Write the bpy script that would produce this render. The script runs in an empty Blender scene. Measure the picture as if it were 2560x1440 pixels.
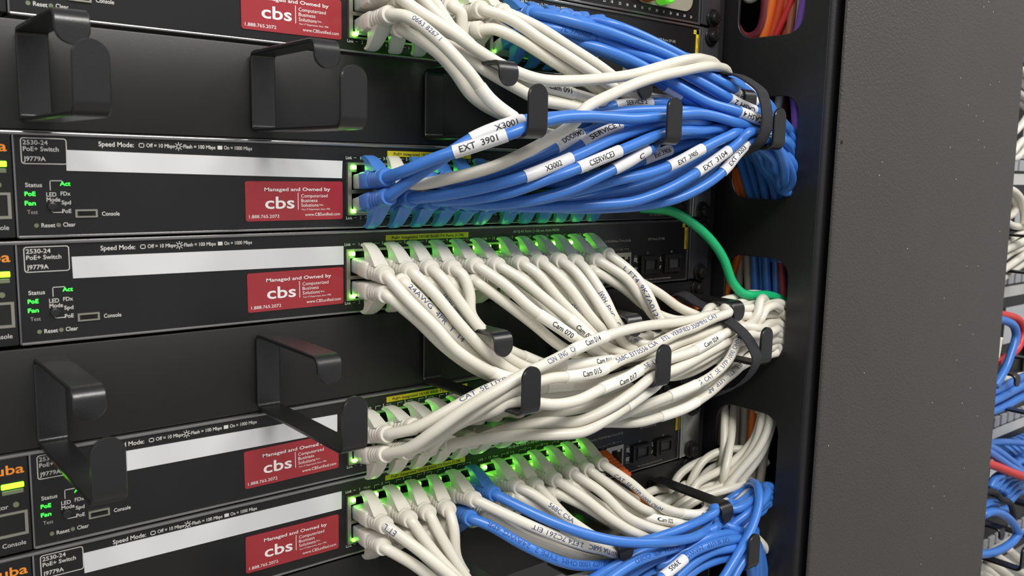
import bpy, bmesh, math, random
from mathutils import Vector, Matrix
random.seed(7)
S = bpy.context.scene
COL = S.collection
Z0 = 1.25                       # height of the second switch's port row above the floor (m)
def mm(p): return Vector((p[0]*.001, p[1]*.001, p[2]*.001 + Z0))
# ------------------------------------------------------------------ camera, world, lights, exposure
EYE = (-223.54, -403.81, 11.31)  # where the picture was taken from (mm, rack coordinates)
cam = bpy.data.cameras.new('camera'); cam_o = bpy.data.objects.new('camera', cam); COL.objects.link(cam_o)
R_ = Vector((0.774124, -0.632714, 0.020125)); D_ = Vector((-0.070518, -0.117785, -0.990532)); F_ = Vector((0.629094, 0.765375, -0.135798))
cam_o.matrix_world = Matrix(((R_.x, -D_.x, -F_.x, 0), (R_.y, -D_.y, -F_.y, 0), (R_.z, -D_.z, -F_.z, 0), (0, 0, 0, 1)))
cam_o.location = mm(EYE)
cam.sensor_width = 36.0; cam.lens = 36.0*2190.4/2560; cam.clip_start = .01; cam.clip_end = 50
cam.dof.use_dof = True; cam.dof.focus_distance = .50; cam.dof.aperture_fstop = 20
S.camera = cam_o
S.view_settings.view_transform = 'Standard'; S.view_settings.look = 'None'
S.view_settings.gamma = 1.0; S.view_settings.use_curve_mapping = False
S.view_settings.exposure = 0.0
wd = bpy.data.worlds.new('world'); S.world = wd; wd.use_nodes = True
wd.node_tree.nodes['Background'].inputs[0].default_value = (.97, .98, 1.0, 1); wd.node_tree.nodes['Background'].inputs[1].default_value = .42
def area(name, loc, target, sx, sy, power, col=(1, .98, .94)):
    l = bpy.data.lights.new(name, 'AREA'); l.shape = 'RECTANGLE'; l.size = sx; l.size_y = sy; l.energy = power; l.color = col
    o = bpy.data.objects.new(name, l); COL.objects.link(o); o.location = loc
    d = Vector(target) - Vector(loc); o.rotation_euler = d.to_track_quat('-Z', 'Y').to_euler(); return o
area('ceiling_panel_front', (-.10, -1.35, 2.52), (.05, -.05, 1.2), 1.2, .30, 33)
area('ceiling_panel_aisle', (-1.5, -1.0, 2.62), (0, 0, 1.2), 1.2, .5, 12)
area('ceiling_panel_far', (1.6, -.9, 2.62), (.9, 0, 1.1), 1.2, .5, 16)
# ------------------------------------------------------------------ materials
MATS = {}
def mat(name, col, rough=.5, metal=0, emit=0, ecol=None, bump=0, bscale=300, spec=.5, coat=0, mott=0, mscale=40, subsurf=0):
    if name in MATS: return MATS[name]
    m = bpy.data.materials.new(name); m.use_nodes = True; nt = m.node_tree; b = nt.nodes['Principled BSDF']
    b.inputs['Base Color'].default_value = (*col, 1); b.inputs['Roughness'].default_value = rough; b.inputs['Metallic'].default_value = metal
    b.inputs['Specular IOR Level'].default_value = spec; b.inputs['Coat Weight'].default_value = coat; b.inputs['Coat Roughness'].default_value = .15
    if subsurf:
        b.inputs['Subsurface Weight'].default_value = subsurf; b.inputs['Subsurface Radius'].default_value = (1, 1, .8); b.inputs['Subsurface Scale'].default_value = .0025
    if emit:
        b.inputs['Emission Color'].default_value = (*(ecol or col), 1); b.inputs['Emission Strength'].default_value = emit
    tc = nt.nodes.new('ShaderNodeTexCoord')
    if bump:
        n = nt.nodes.new('ShaderNodeTexNoise'); n.inputs['Scale'].default_value = bscale; n.inputs['Detail'].default_value = 3
        nt.links.new(tc.outputs['Object'], n.inputs['Vector'])
        bp = nt.nodes.new('ShaderNodeBump'); bp.inputs['Strength'].default_value = bump; bp.inputs['Distance'].default_value = .001
        nt.links.new(n.outputs['Fac'], bp.inputs['Height']); nt.links.new(bp.outputs['Normal'], b.inputs['Normal'])
    if mott:
        n = nt.nodes.new('ShaderNodeTexNoise'); n.inputs['Scale'].default_value = mscale; n.inputs['Detail'].default_value = 5
        nt.links.new(tc.outputs['Object'], n.inputs['Vector'])
        r = nt.nodes.new('ShaderNodeMix'); r.data_type = 'RGBA'; r.blend_type = 'MIX'
        r.inputs[6].default_value = (*col, 1); r.inputs[7].default_value = tuple(min(1, c*(1+mott)) for c in col) + (1,)
        nt.links.new(n.outputs['Fac'], r.inputs[0]); nt.links.new(r.outputs[2], b.inputs['Base Color'])
    MATS[name] = m; return m
JACK = {'white': mat('white_pvc', (.69, .655, .565), .33, spec=.45), 'blue': mat('blue_pvc', (.048, .185, .585), .3, spec=.5),
        'green': mat('green_pvc', (.01, .42, .16), .32), 'orange': mat('orange_pvc', (.80, .17, .02), .4), 'orangered': mat('orange_red_pvc', (.60, .07, .02), .4),
        'red': mat('red_pvc', (.62, .035, .035), .36), 'darkred': mat('dark_red_pvc', (.16, .02, .03), .5), 'purple': mat('purple_pvc', (.19, .085, .42), .4),
        'grey': mat('grey_pvc', (.42, .38, .31), .45), 'brown': mat('brown_pvc', (.38, .12, .07), .45), 'lightblue': mat('pale_blue_pvc', (.33, .40, .75), .35)}
BOOT = {'white': mat('white_boot', (.70, .66, .58), .38, subsurf=.02), 'blue': mat('blue_boot', (.06, .20, .60), .38), 'orange': mat('orange_boot', (.75, .13, .03), .42)}
CLEAR = mat('clear_plug', (.50, .53, .50), .18, spec=.6)
BLACK = mat('black_powder_coat', (.009, .0085, .009), .30, bump=.06, bscale=1500, spec=.75)
PANEL = mat('black_panel', (.0095, .0088, .0086), .42, bump=.03, bscale=1800, mott=.35, mscale=30)
FACE = mat('switch_face', (.0095, .0088, .009), .30, mott=.25, mscale=25)
EDGE = mat('dark_steel_edge', (.34, .33, .33), .2, metal=.85)
OUTL = mat('printed_outline', (.20, .19, .18), .5)
STEEL = mat('zinc_steel', (.42, .44, .45), .32, metal=1, mott=.5, mscale=120)
SHIELD = mat('port_shield', (.50, .48, .40), .35, metal=.9)
DARK = mat('recess_black', (.004, .004, .004), .6)
SCREW = mat('black_screw', (.015, .014, .014), .3, metal=.4)
INKW = mat('white_ink', (.62, .60, .57), .6)
INKG = mat('dim_white_ink', (.36, .34, .32), .6)
INKK = mat('black_ink', (.012, .012, .014), .6)
INKB = mat('blue_ink', (.03, .045, .17), .6)
INKD = mat('dark_blue_ink', (.015, .06, .26), .6)
ORNG = mat('orange_ink', (.85, .28, .03), .5)
RED = mat('red_sticker', (.34, .026, .034), .3, coat=.3)
STKW = mat('sticker_white', (.86, .82, .80), .5)
TAPE = mat('white_tape', (.74, .73, .74), .36)
WRAP = mat('cream_tape', (.80, .775, .70), .2)
ADDR = mat('address_tape', (.66, .655, .665), .45)
YELL = mat('yellow_mark', (.62, .47, .015), .5)
YELV = mat('bright_yellow_mark', (.80, .58, .01), .5)
GREY = mat('grey_texture_paint', (.050, .0445, .040), .46, bump=.55, bscale=650, mott=.25, mscale=9)
SIDE = mat('dark_side_paint', (.011, .010, .0108), .42, bump=.12, bscale=900, mott=.4, mscale=14)
VELC = mat('black_velcro', (.016, .016, .02), .75, bump=.8, bscale=2500)
LEDG = mat('green_led_lit', (.2, 1, .1), .4, emit=13, ecol=(.07, 1.0, .02))
LEDS = mat('green_led_bright', (.4, 1, .2), .4, emit=34, ecol=(.22, 1.0, .06))
BARG = mat('green_bar_lit', (.3, 1, .1), .4, emit=5, ecol=(.22, 1.0, .0))
TXTG = mat('green_text_lit', (.1, 1, .1), .4, emit=1.7, ecol=(.03, 1.0, .06))
AMB = mat('amber_lamp', (.8, .18, .02), .4, emit=.6, ecol=(.9, .22, .02))
DIML = mat('unlit_lens', (.16, .19, .11), .4)
SPECK = mat('white_speck', (.5, .5, .48), .6)
FLOOR = mat('floor_tile', (.35, .34, .32), .5, mott=.2, mscale=3)
LPAN = mat('panel_label_strip', (.55, .54, .52), .4)
# ------------------------------------------------------------------ object helpers
def link(name, me, material, parent=None):
    o = bpy.data.objects.new(name, me); COL.objects.link(o)
    if material is not None and not me.materials: me.materials.append(material)
    if parent: o.parent = parent
    return o
def tagp(o, label=None, cat=None, group=None, kind=None):
    if label: o['label'] = label
    if cat: o['category'] = cat
    if group: o['group'] = group
    if kind: o['kind'] = kind
    return o
def empty(name, p, label, cat, group=None):
    o = bpy.data.objects.new(name, None); COL.objects.link(o); o.location = mm(p); o.empty_display_size = .005
    return tagp(o, label, cat, group)
def mesh(name, V, F, smooth=False, org=(0, 0, 0)):
    me = bpy.data.meshes.new(name)
    me.from_pydata([((v[0]-org[0])*.001, (v[1]-org[1])*.001, (v[2]-org[2])*.001) for v in V], [], F); me.validate()
    if smooth: me.polygons.foreach_set('use_smooth', [True]*len(me.polygons))
    me.update(); return me
class MB:                        # collects shapes (mm) and links them as one mesh object
    def __init__(s): s.V = []; s.F = []
    def add(s, V, F):
        n = len(s.V); s.V += [tuple(v) for v in V]; s.F += [tuple(i+n for i in f) for f in F]; return s
    def box(s, x0, x1, y0, y1, z0, z1, b=0):
        if not b:
            V = [(x, y, z) for x in (x0, x1) for y in (y0, y1) for z in (z0, z1)]
            return s.add(V, [(0, 1, 3, 2), (4, 6, 7, 5), (0, 4, 5, 1), (2, 3, 7, 6), (0, 2, 6, 4), (1, 5, 7, 3)])
        bm = bmesh.new(); bmesh.ops.create_cube(bm, size=1)
        for v in bm.verts: v.co = Vector(((x0+x1)/2+v.co.x*abs(x1-x0), (y0+y1)/2+v.co.y*abs(y1-y0), (z0+z1)/2+v.co.z*abs(z1-z0)))
        bmesh.ops.bevel(bm, geom=bm.edges[:], offset=b, segments=2, profile=.5, affect='EDGES')
        bm.verts.index_update(); s.add([v.co[:] for v in bm.verts], [[v.index for v in f.verts] for f in bm.faces]); bm.free(); return s
    def loft(s, rings, cap=True, closed=False):
        n = len(rings[0]); V = [p for r in rings for p in r]; F = []
        m = len(rings); K = m if closed else m-1
        for i in range(K):
            a = i*n; b = ((i+1) % m)*n
            for j in range(n): F.append((a+j, a+(j+1) % n, b+(j+1) % n, b+j))
        if cap and not closed: F += [tuple(range(n-1, -1, -1)), tuple((m-1)*n+j for j in range(n))]
        return s.add(V, F)
    def tube(s, P, r, n=14, cap=True):
        return s.loft([[c + u*math.cos(2*math.pi*k/n)*r + v*math.sin(2*math.pi*k/n)*r for k in range(n)] for c, t, u, v in frames(P)], cap)
    def disc(s, c, axis, prof, n=20):   # lathe: prof = [(distance along axis, radius)...]
        a = Vector(axis).normalized(); u = a.orthogonal().normalized(); v = a.cross(u); c = Vector(c)
        return s.loft([[c + a*d + u*math.cos(2*math.pi*k/n)*r + v*math.sin(2*math.pi*k/n)*r for k in range(n)] for d, r in prof])
    def prism(s, poly, y0, y1):  # polygon in XZ extruded along Y
        n = len(poly); V = [(x, y0, z) for x, z in poly] + [(x, y1, z) for x, z in poly]
        return s.add(V, [tuple(range(n)), tuple(range(2*n-1, n-1, -1))] + [(i, i+n, (i+1) % n+n, (i+1) % n) for i in range(n)])
    def plate(s, x0, x1, z0, z1, y0, y1, holes):  # plate facing -Y with rectangular holes running back to y1
        xs = sorted({x0, x1, *[h[0] for h in holes], *[h[1] for h in holes]}); zs = sorted({z0, z1, *[h[2] for h in holes], *[h[3] for h in holes]})
        solid = lambda i, j: 0 <= i < len(xs)-1 and 0 <= j < len(zs)-1 and not any(h[0] <= (xs[i]+xs[i+1])/2 <= h[1] and h[2] <= (zs[j]+zs[j+1])/2 <= h[3] for h in holes)
        for i in range(len(xs)-1):
            for j in range(len(zs)-1):
                if not solid(i, j): continue
                a, b, c, d = xs[i], xs[i+1], zs[j], zs[j+1]
                s.add([(a, y0, c), (b, y0, c), (b, y0, d), (a, y0, d)], [(0, 1, 2, 3)])
                if not solid(i-1, j): s.add([(a, y0, c), (a, y0, d), (a, y1, d), (a, y1, c)], [(0, 1, 2, 3)])
                if not solid(i+1, j): s.add([(b, y0, d), (b, y0, c), (b, y1, c), (b, y1, d)], [(0, 1, 2, 3)])
                if not solid(i, j-1): s.add([(b, y0, c), (a, y0, c), (a, y1, c), (b, y1, c)], [(0, 1, 2, 3)])
                if not solid(i, j+1): s.add([(a, y0, d), (b, y0, d), (b, y1, d), (a, y1, d)], [(0, 1, 2, 3)])
        return s
    def build(s, name, material, parent=None, smooth=False):
        org = (0, 0, 0)
        if parent:
            w = parent.location.copy(); p = parent.parent
            while p: w += p.location; p = p.parent
            org = (w.x*1000, w.y*1000, (w.z-Z0)*1000)
            return link(name, mesh(name, s.V, s.F, smooth, org), material, parent)
        n = len(s.V); c = [sum(v[k] for v in s.V)/n for k in range(3)]
        o = link(name, mesh(name, s.V, s.F, smooth, c), material); o.location = mm(c); return o
def autosmooth(o, deg=40):
    me = o.data; me.polygons.foreach_set('use_smooth', [True]*len(me.polygons)); me.set_sharp_from_angle(angle=math.radians(deg)); return o
def frames(P, up=None):
    P = [Vector(p) for p in P]; n = len(P); out = []; u = None
    for i in range(n):
        t = (P[min(i+1, n-1)] - P[max(i-1, 0)]).normalized()
        if u is None: u = (up or t.orthogonal()); u = (u - t*u.dot(t)).normalized()
        else: u = (u - t*u.dot(t)).normalized()
        out.append((P[i], t, u, t.cross(u)))
    return out
def catmull(P, step):
    P = [Vector(p) for p in P]; Q = [2*P[0]-P[1]] + P + [2*P[-1]-P[-2]]; out = []
    for i in range(1, len(Q)-2):
        p0, p1, p2, p3 = Q[i-1:i+3]; n = max(2, int(math.ceil((p2-p1).length/step)))
        t1 = math.sqrt((p1-p0).length)+1e-6; t2 = t1+math.sqrt((p2-p1).length)+1e-6; t3 = t2+math.sqrt((p3-p2).length)+1e-6
        for k in range(n):
            t = t1+(t2-t1)*k/n
            A1 = p0*((t1-t)/t1)+p1*(t/t1); A2 = p1*((t2-t)/(t2-t1))+p2*((t-t1)/(t2-t1)); A3 = p2*((t3-t)/(t3-t2))+p3*((t-t2)/(t3-t2))
            B1 = A1*((t2-t)/t2)+A2*(t/t2); B2 = A2*((t3-t)/(t3-t1))+A3*((t-t1)/(t3-t1))
            out.append(B1*((t2-t)/(t2-t1))+B2*((t-t1)/(t2-t1)))
    out.append(P[-1]); return out
# lettering: outlines of the built-in font, as flat meshes in mm (baseline at z=0)
GLY = {}
def glyphs(text, bold=False, cuts=0):
    k = (text, bold, cuts)
    if k in GLY: return GLY[k]
    cu = bpy.data.curves.new('t', 'FONT'); cu.body = text; cu.size = 1; cu.resolution_u = 3
    if bold: cu.offset = .014
    o = bpy.data.objects.new('t', cu); COL.objects.link(o)
    me = bpy.data.meshes.new_from_object(o.evaluated_get(bpy.context.evaluated_depsgraph_get()))
    if cuts:
        bm = bmesh.new(); bm.from_mesh(me)
        for q in range(cuts):
            bmesh.ops.bisect_plane(bm, geom=bm.verts[:]+bm.edges[:]+bm.faces[:], dist=1e-5, plane_co=(0, -.22+1.0*(q+.5)/cuts, 0), plane_no=(0, 1, 0))
        bm.to_mesh(me); bm.free()
    V = [(v.co.x, v.co.y) for v in me.vertices]; F = [tuple(p.vertices) for p in me.polygons]
    bpy.data.objects.remove(o); bpy.data.curves.remove(cu); bpy.data.meshes.remove(me)
    xs = [v[0] for v in V] or [0]; GLY[k] = (V, F, min(xs), max(xs)); return GLY[k]
CAP = .73
def put_text(mb, text, x, z, cap, width=None, bold=False, align='l', y=-.25, slant=0, rot=0):
    V, F, a, b = glyphs(text, bold)
    if not F: return
    s = cap/CAP; sx = (width/(b-a)) if width else s
    w = (b-a)*sx; ox = {'l': x, 'r': x-w, 'c': x-w/2}[align]; c, n = math.cos(rot), math.sin(rot)
    out = []
    for vx, vy in V:
        px = (vx-a)*sx + vy*s*slant; pz = vy*s
        out.append((ox + px*c - pz*n, y, z + px*n + pz*c))
    mb.add(out, F)
# ------------------------------------------------------------------ setting
fl = MB().box(-2500, 3500, -3000, 2500, -1300, -1250).build('floor', FLOOR); tagp(fl, kind='structure')
wl = MB().box(-2500, 3500, 1500, 1560, -1250, 1500).build('wall_back', mat('wall_paint', (.10, .10, .10), .7)); tagp(wl, kind='structure')
# ------------------------------------------------------------------ rack posts and the vertical cable channel on the right
rk = empty('equipment_rack', (60, 60, -1250), 'black equipment rack whose posts carry the switches and cable managers', 'rack')
for xa, xb in ((-203, -180), (276, 303)):
    m = MB().box(xa, xb, 3, 40, -1250, 700, 1); m.build('rack_post', SIDE, rk)
MB().box(-203, 303, 3, 60, -1250, -1190, 2).build('base_rail', SIDE, rk)
MB().box(-203, 303, 3, 60, 660, 700, 2).build('top_rail', SIDE, rk)
vm = empty('vertical_cable_channel', (450, -40, -1250), 'tall vertical cable channel with wide grey textured door and holed side panel', 'cable channel')
def outline(pts):               # closed 2D poly spline points
    return pts
def rrect(y0, y1, z0, z1, r, n=8):
    P = []
    for cy, cz, a0 in ((y1-r, z1-r, 0), (y0+r, z1-r, 90), (y0+r, z0+r, 180), (y1-r, z0+r, 270)):
        for k in range(n+1):
            a = math.radians(a0+90*k/n); P.append((cy+r*math.cos(a), cz+r*math.sin(a)))
    return P
def flat_with_holes(name, outer, holes, thick, bevel, res=2):
    cu = bpy.data.curves.new(name, 'CURVE'); cu.dimensions = '2D'; cu.fill_mode = 'BOTH'; cu.extrude = thick/2-bevel; cu.bevel_depth = bevel; cu.bevel_resolution = res; cu.offset = -bevel
    for poly in [outer]+holes:
        sp = cu.splines.new('POLY'); sp.points.add(len(poly)-1); sp.use_cyclic_u = True
        for p, q in zip(sp.points, poly): p.co = (q[0], q[1], 0, 1)
    o = bpy.data.objects.new(name, cu); COL.objects.link(o)
    me = bpy.data.meshes.new_from_object(o.evaluated_get(bpy.context.evaluated_depsgraph_get()))
    V = [v.co[:] for v in me.vertices]; F = [tuple(p.vertices) for p in me.polygons]
    bpy.data.objects.remove(o); bpy.data.curves.remove(cu); bpy.data.meshes.remove(me); return V, F
holes = [rrect(-60.5, -7.5, -230+111.6*k, -159.5+111.6*k, 13) for k in range(-6, 6)]
V, F = flat_with_holes('side', [(-79, -1245), (38, -1245), (38, 690), (-79, 690)], holes, 2.4, .6)
m = MB().add([(306.2+v[2], v[0], v[1]) for v in V], F)
# rounded front return of the side panel
ring = []
for z in (-1245, 690):
    R = []
    for k in range(9):
        a = math.radians(180+90*k/8); R.append((308.4+3.4*math.cos(a), -79+3.4*math.sin(a), z))
    R += [(330, -82.4, z), (330, -81, z)]
    for k in range(9):
        a = math.radians(270-90*k/8); R.append((308.4+2*math.cos(a), -79+2*math.sin(a), z))
    ring.append(R)
m.loft(ring)
autosmooth(m.build('side_panel', SIDE, vm), 35)
dz0, dz1 = -1245, 690
def door_edge(z): return 593.5 - (z+60)*.0335
m = MB(); rings = []
for z in (dz0, -360, -60, 160, dz1):
    xr = door_edge(max(-420, min(220, z)))
    prof = [(308.2, -87.6), (308.2, -89.2), (308.8, -90), (309.8, -90.2), (xr-3, -90.2), (xr-.9, -89.4), (xr, -87.4), (xr, -60), (xr-1.6, -60), (xr-1.6, -87.6)]
    rings.append([(x, y, z) for x, y in prof])
m.loft(rings); autosmooth(m.build('door', GREY, vm), 50)
hole = MB().disc((310.9, -90.35, 32.3), (0, -1, 0), [(0, 1.35), (.12, 1.35)], 16); hole.build('lock_hole', DARK, vm)
sp = MB()
for (px, pz) in [(489.1, 66.7), (504.7, 59.3), (517.7, 55.8), (512.9, 40.8), (524.3, 35.5), (465.0, 33.4), (541.3, 88.3), (524.8, 84.8), (479.7, 9.5), (362.2, 11.4), (364.7, 20.5), (410.7, -41.9), (477.1, -83.9), (535.9, -119.4), (509.3, -108.6), (509.3, -138.0), (362.1, -129.0), (472.3, -168.4), (527.4, -177.4), (540.2, -166.1), (321.3, -175.2), (488.3, -241.8), (491.6, -287.7), (477.5, -306.2), (472.2, 86.0), (508.3, 146.7), (500.7, 142.1), (518.4, 140.4), (551.3, 23.2), (533.7, -61.5), (569.6, -33.7), (511.9, -60.3), (509.2, -254.8), (488.9, -260.5), (543.1, -237.4), (559.9, -194.0)]:
    sp.disc((px, -90.3, pz), (0, -1, 0), [(0, .45), (.15, .4)], 8)
o = sp.build('paint_specks', SPECK, vm); o['kind'] = 'stuff'
MB().box(313, 590, 36, 38, -1245, 690).build('back_panel', SIDE, vm)
MB().box(586, 588, -60, 38, -1245, 690).build('added_shade_side', SIDE, vm)  # unseen sheet, added to block light and darken the channel interior
# ------------------------------------------------------------------ screws, network switches
SW_Z = {'T': 88.9, 'A': 0, 'B': -44.45, 'C': -133.35, 'D': -177.8}
DX = {'T': 1.2, 'A': 0, 'B': -1.0, 'C': -.4, 'D': -1.2}
def port_x(n):
    i = (n-1)//2
    return (5.2+14*i) if i < 6 else (94.5+14*(i-6))
def screw(x, z, parent, y=-1.6):
    m = MB().disc((x, y, z), (0, -1, 0), [(0, 6.3), (1.0, 6.6), (1.6, 6.2), (1.8, 4.6), (4.0, 4.4), (5.0, 3.6), (5.4, 2.2), (5.5, .1)], 24)
    o = autosmooth(m.build('mounting_screw', SCREW, parent), 35)
    c = MB().box(x-2, x+2, y-5.75, y-5.2, z-.45, z+.45).box(x-.45, x+.45, y-5.75, y-5.2, z-2, z+2); c.build('screw_slot', DARK, o)
def bar(mb, x0, z0, x1, z1, w=.3, y=-.3):
    mb.box(min(x0, x1)-w/2, max(x0, x1)+w/2, y, y+.15, min(z0, z1)-w/2, max(z0, z1)+w/2)
LED_MESH = {}
def led(parent, x, z, w, h, material, y=-2.3, name='port_led'):
    k = (w, h, material.name)
    if k not in LED_MESH: LED_MESH[k] = mesh('port_led', MB().box(-w/2, w/2, -.4, .4, -h/2, h/2, .2).V, MB().box(-w/2, w/2, -.4, .4, -h/2, h/2, .2).F)
    me = LED_MESH[k]
    if not me.materials: me.materials.append(material)
    o = bpy.data.objects.new(name, me); COL.objects.link(o); o.parent = parent
    o.location = Vector((x*.001, y*.001, z*.001)); return o
def make_switch(k, label, addr, stk, lit):
    dz = SW_Z[k]; dx = DX[k]
    ro = empty('network_switch', (dx, 0, dz), label, 'network switch', 'network switches in the rack')
    X = lambda x: x+dx
    Z = lambda z: z+dz
    holes = [(X(-2.9), X(82.6), Z(-14.6), Z(12.4)), (X(86.4), X(171.9), Z(-14.6), Z(12.4)), (X(194.6), X(211.6), Z(-14.6), Z(1.2))]
    body = MB().box(X(-170), X(270.5), 14, 120, Z(-21), Z(21.6))
    body.plate(X(-153.2), X(271.2), Z(-21.2), Z(21.9), 0, 14, holes)
    body.build('chassis', FACE, ro)
    # bright rolled edges along the top and the bottom of the face
    e = MB().box(X(-171), X(271.4), -1.1, 3, Z(20.5), Z(22.1), .55).box(X(-153), X(271.4), -.6, 3, Z(-21.4), Z(-20.3), .4).box(X(270.2), X(271.4), -.6, 3, Z(-21), Z(21.5), .4).box(X(-153.6), X(-152.8), -.6, 3, Z(-21), Z(21), .3)
    autosmooth(e.build('face_edge', EDGE, ro), 35)
    # logo module at the left end
    lg = MB().box(X(-171), X(-154), -1, 14, Z(-21), Z(21.4), .6).build('logo_module', FACE, ro)
    t = MB(); put_text(t, 'aruba', X(-155.6), Z(13.9), 4.2, 17.2, True, 'r', y=-1.2); t.build('logo_print', ORNG, lg)
    MB().box(X(-164.4), X(-156.0), -1.6, -.8, Z(7.7), Z(9.9), .3).build('locator_light', BARG, lg)
    MB().box(X(-164.2), X(-156.2), -1.4, -.8, Z(5.2), Z(7.0), .2).build('status_lens', DIML, lg)
    MB().disc((X(-159.3), -1, Z(.4)), (0, -1, 0), [(0, 1.2), (.5, 1.1)], 16).build('locator_button', DIML, lg)
    MB().plate(X(-169), X(-155.2), Z(-13.2), Z(-2.6), -1.4, -.9, [(X(-168), X(-156.4), Z(-12), Z(-3.6))]).build('console_jack', SHIELD, lg)
    MB().box(X(-168), X(-156.4), -1.15, -1.05, Z(-12), Z(-3.6)).build('jack_opening', DARK, lg)
    t = MB(); put_text(t, 'Locator', X(-162.2), Z(-.7), 2.0, 9, align='r', y=-1.2); put_text(t, 'Console', X(-156.4), Z(-17.6), 2.0, 8.8, align='r', y=-1.2); t.build('module_print', INKW, lg)
    # zinc ear with two screws
    ear = MB().box(X(271.2), 291.5, -1.6, -.2, Z(-20.6), Z(21.6), .3).box(X(270.7), X(273), -2.6, 0, Z(-20.6), Z(21.6), .5)
    autosmooth(ear.build('mounting_ear', STEEL if k in 'AD' else mat('grey_ear', (.10, .10, .11), .35, metal=.7), ro), 35)
    for sz in (-16.5, 16.2): screw(282.6, Z(sz), ro)
    # white print
    t = MB()
    put_text(t, 'Speed Mode:', X(-121), Z(16.9), 2.1, 14.4, True)
    bar(t, X(-104.4), Z(18.6), X(-102.4), Z(18.6)); bar(t, X(-104.4), Z(17.0), X(-102.4), Z(17.0)); bar(t, X(-104.4), Z(17), X(-104.4), Z(18.6)); bar(t, X(-102.4), Z(17), X(-102.4), Z(18.6))
    put_text(t, 'Off = 10 Mbps', X(-101.4), Z(17.1), 1.7, 12.2, True)
    for a in range(8):
        ca, sa = math.cos(a*math.pi/4), math.sin(a*math.pi/4); q = MB().box(1.0, 1.9, -.3, -.15, -.14, .14)
        t.add([(X(-87.4)+v[0]*ca-v[2]*sa, v[1], Z(17.8)+v[0]*sa+v[2]*ca) for v in q.V], q.F)
    for s_ in (-.7, .7): bar(t, X(-88.1), Z(17.8+s_), X(-86.7), Z(17.8+s_)); bar(t, X(-87.4+s_), Z(17.1), X(-87.4+s_), Z(18.5))
    put_text(t, 'Flash = 100 Mbps', X(-85.2), Z(17.1), 1.7, 14.6, True)
    t.box(X(-69.6), X(-67.4), -.3, -.15, Z(17.0), Z(18.7))
    put_text(t, 'On = 1000 Mbps', X(-66.6), Z(17.1), 1.7, 13.6, True)
    t.build('speed_legend', INKW, ro); t = MB()
    bx = rrect(X(-150.6), X(-133.4), Z(8.9), Z(19.6), 1.2, 4); bi = rrect(X(-150.25), X(-133.75), Z(9.25), Z(19.25), .9, 4); n = len(bx)
    t.add([(a, -.3, b) for a, b in bx]+[(a, -.3, b) for a, b in bi], [(i, (i+1) % n, (i+1) % n+n, i+n) for i in range(n)])
    put_text(t, '2530-24', X(-149.7), Z(16.8), 1.9, 9.2, True); put_text(t, 'PoE+ Switch', X(-149.7), Z(14.2), 1.9, 13.2, True); put_text(t, 'J9779A', X(-149.7), Z(10.2), 1.9, 8.2, True)
    t.build('model_print', INKW, ro); t = MB()
    put_text(t, 'Status', X(-149.6), Z(-.4), 1.8, 6.2, True); put_text(t, 'LED', X(-142), Z(-4.3), 1.8, 3.8, True); put_text(t, 'Mode', X(-142), Z(-6.4), 1.8, 5.2, True)
    bar(t, X(-140.4), Z(2.2), X(-140.4), Z(-1.6)); bar(t, X(-140.4), Z(2.2), X(-136), Z(2.2)); bar(t, X(-140), Z(-9.2), X(-140), Z(-10.9)); bar(t, X(-140), Z(-10.9), X(-136), Z(-10.9))
    put_text(t, 'FDx', X(-136.6), Z(-3.9), 1.7, 3.8, True); put_text(t, 'Spd', X(-136.4), Z(-7.6), 1.7, 3.6, True); put_text(t, 'PoE', X(-136.3), Z(-11.2), 1.7, 3.5, True)
    put_text(t, 'Console', X(-120.8), Z(-12.6), 1.8, 7.2, True); put_text(t, 'Reset', X(-144.4), Z(-17), 1.8, 5.2, True); put_text(t, 'Clear', X(-136.2), Z(-16.9), 1.8, 4.8, True)
    t.build('indicator_print', INKW, ro); t = MB()
    for g in range(2):
        for row, z, p0 in ((0, 14.0, 1), (1, -16.7, 2)):
            put_text(t, 'Link', X(-3.3+89.4*g), Z(z+.05), 1.55, 3.6, True); bar(t, X(1.4+89.4*g), Z(z+.8), X(2.6+89.4*g), Z(z+.8), .2)
            for i in range(6):
                nn = p0+2*i+12*g; px = port_x(nn); put_text(t, str(nn), X(px), Z(z), 1.6, align='c', bold=True)
                if i == 0: put_text(t, 'Mode', X(px+2.6), Z(z), 1.5, 4.0)
                else:
                    s_ = -1 if row == 0 else 1
                    for d in (-1, 1): bar(t, X(px+d*1.9), Z(z+.8), X(px+d*4.8), Z(z+.8), .2); bar(t, X(px+d*4.8), Z(z+.8), X(px+d*4.8), Z(z+.8+s_*1.6), .2)
            if row: t.build('port_numbers', INKW, ro); t = MB()
    put_text(t, 'All RJ-45 Ports (1-26) are Auto-MDIX', X(109), Z(17.4), 1.55, 37.5, True); t.build('port_legend', INKW, ro)
    t = MB()
    put_text(t, 'Dual-Personality 10/100/1000 Base-T Ports (25-26)', X(174), Z(8.5), 1.5, 37.5, True); put_text(t, 'SFP Ports (27-28)', X(228.8), Z(8.6), 1.5, 17, True)
    for nn, px in ((26, 202.8), (27, 229), (28, 253.6)): put_text(t, str(nn), X(px), Z(-.9 if nn > 26 else 2.9), 1.5, align='c', bold=True)
    for d in (-1, 1): bar(t, X(202.8+d*2), Z(3.6), X(202.8+d*7), Z(3.6), .2); bar(t, X(202.8+d*7), Z(3.6), X(202.8+d*7), Z(2), .2)
    put_text(t, 'Use only supported transceivers', X(228), Z(-19), 1.3, 26); put_text(t, 'Link', X(187.5), Z(2.6), 1.2, 3); put_text(t, '- Mode', X(190.8), Z(2.6), 1.2, 4)
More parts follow.
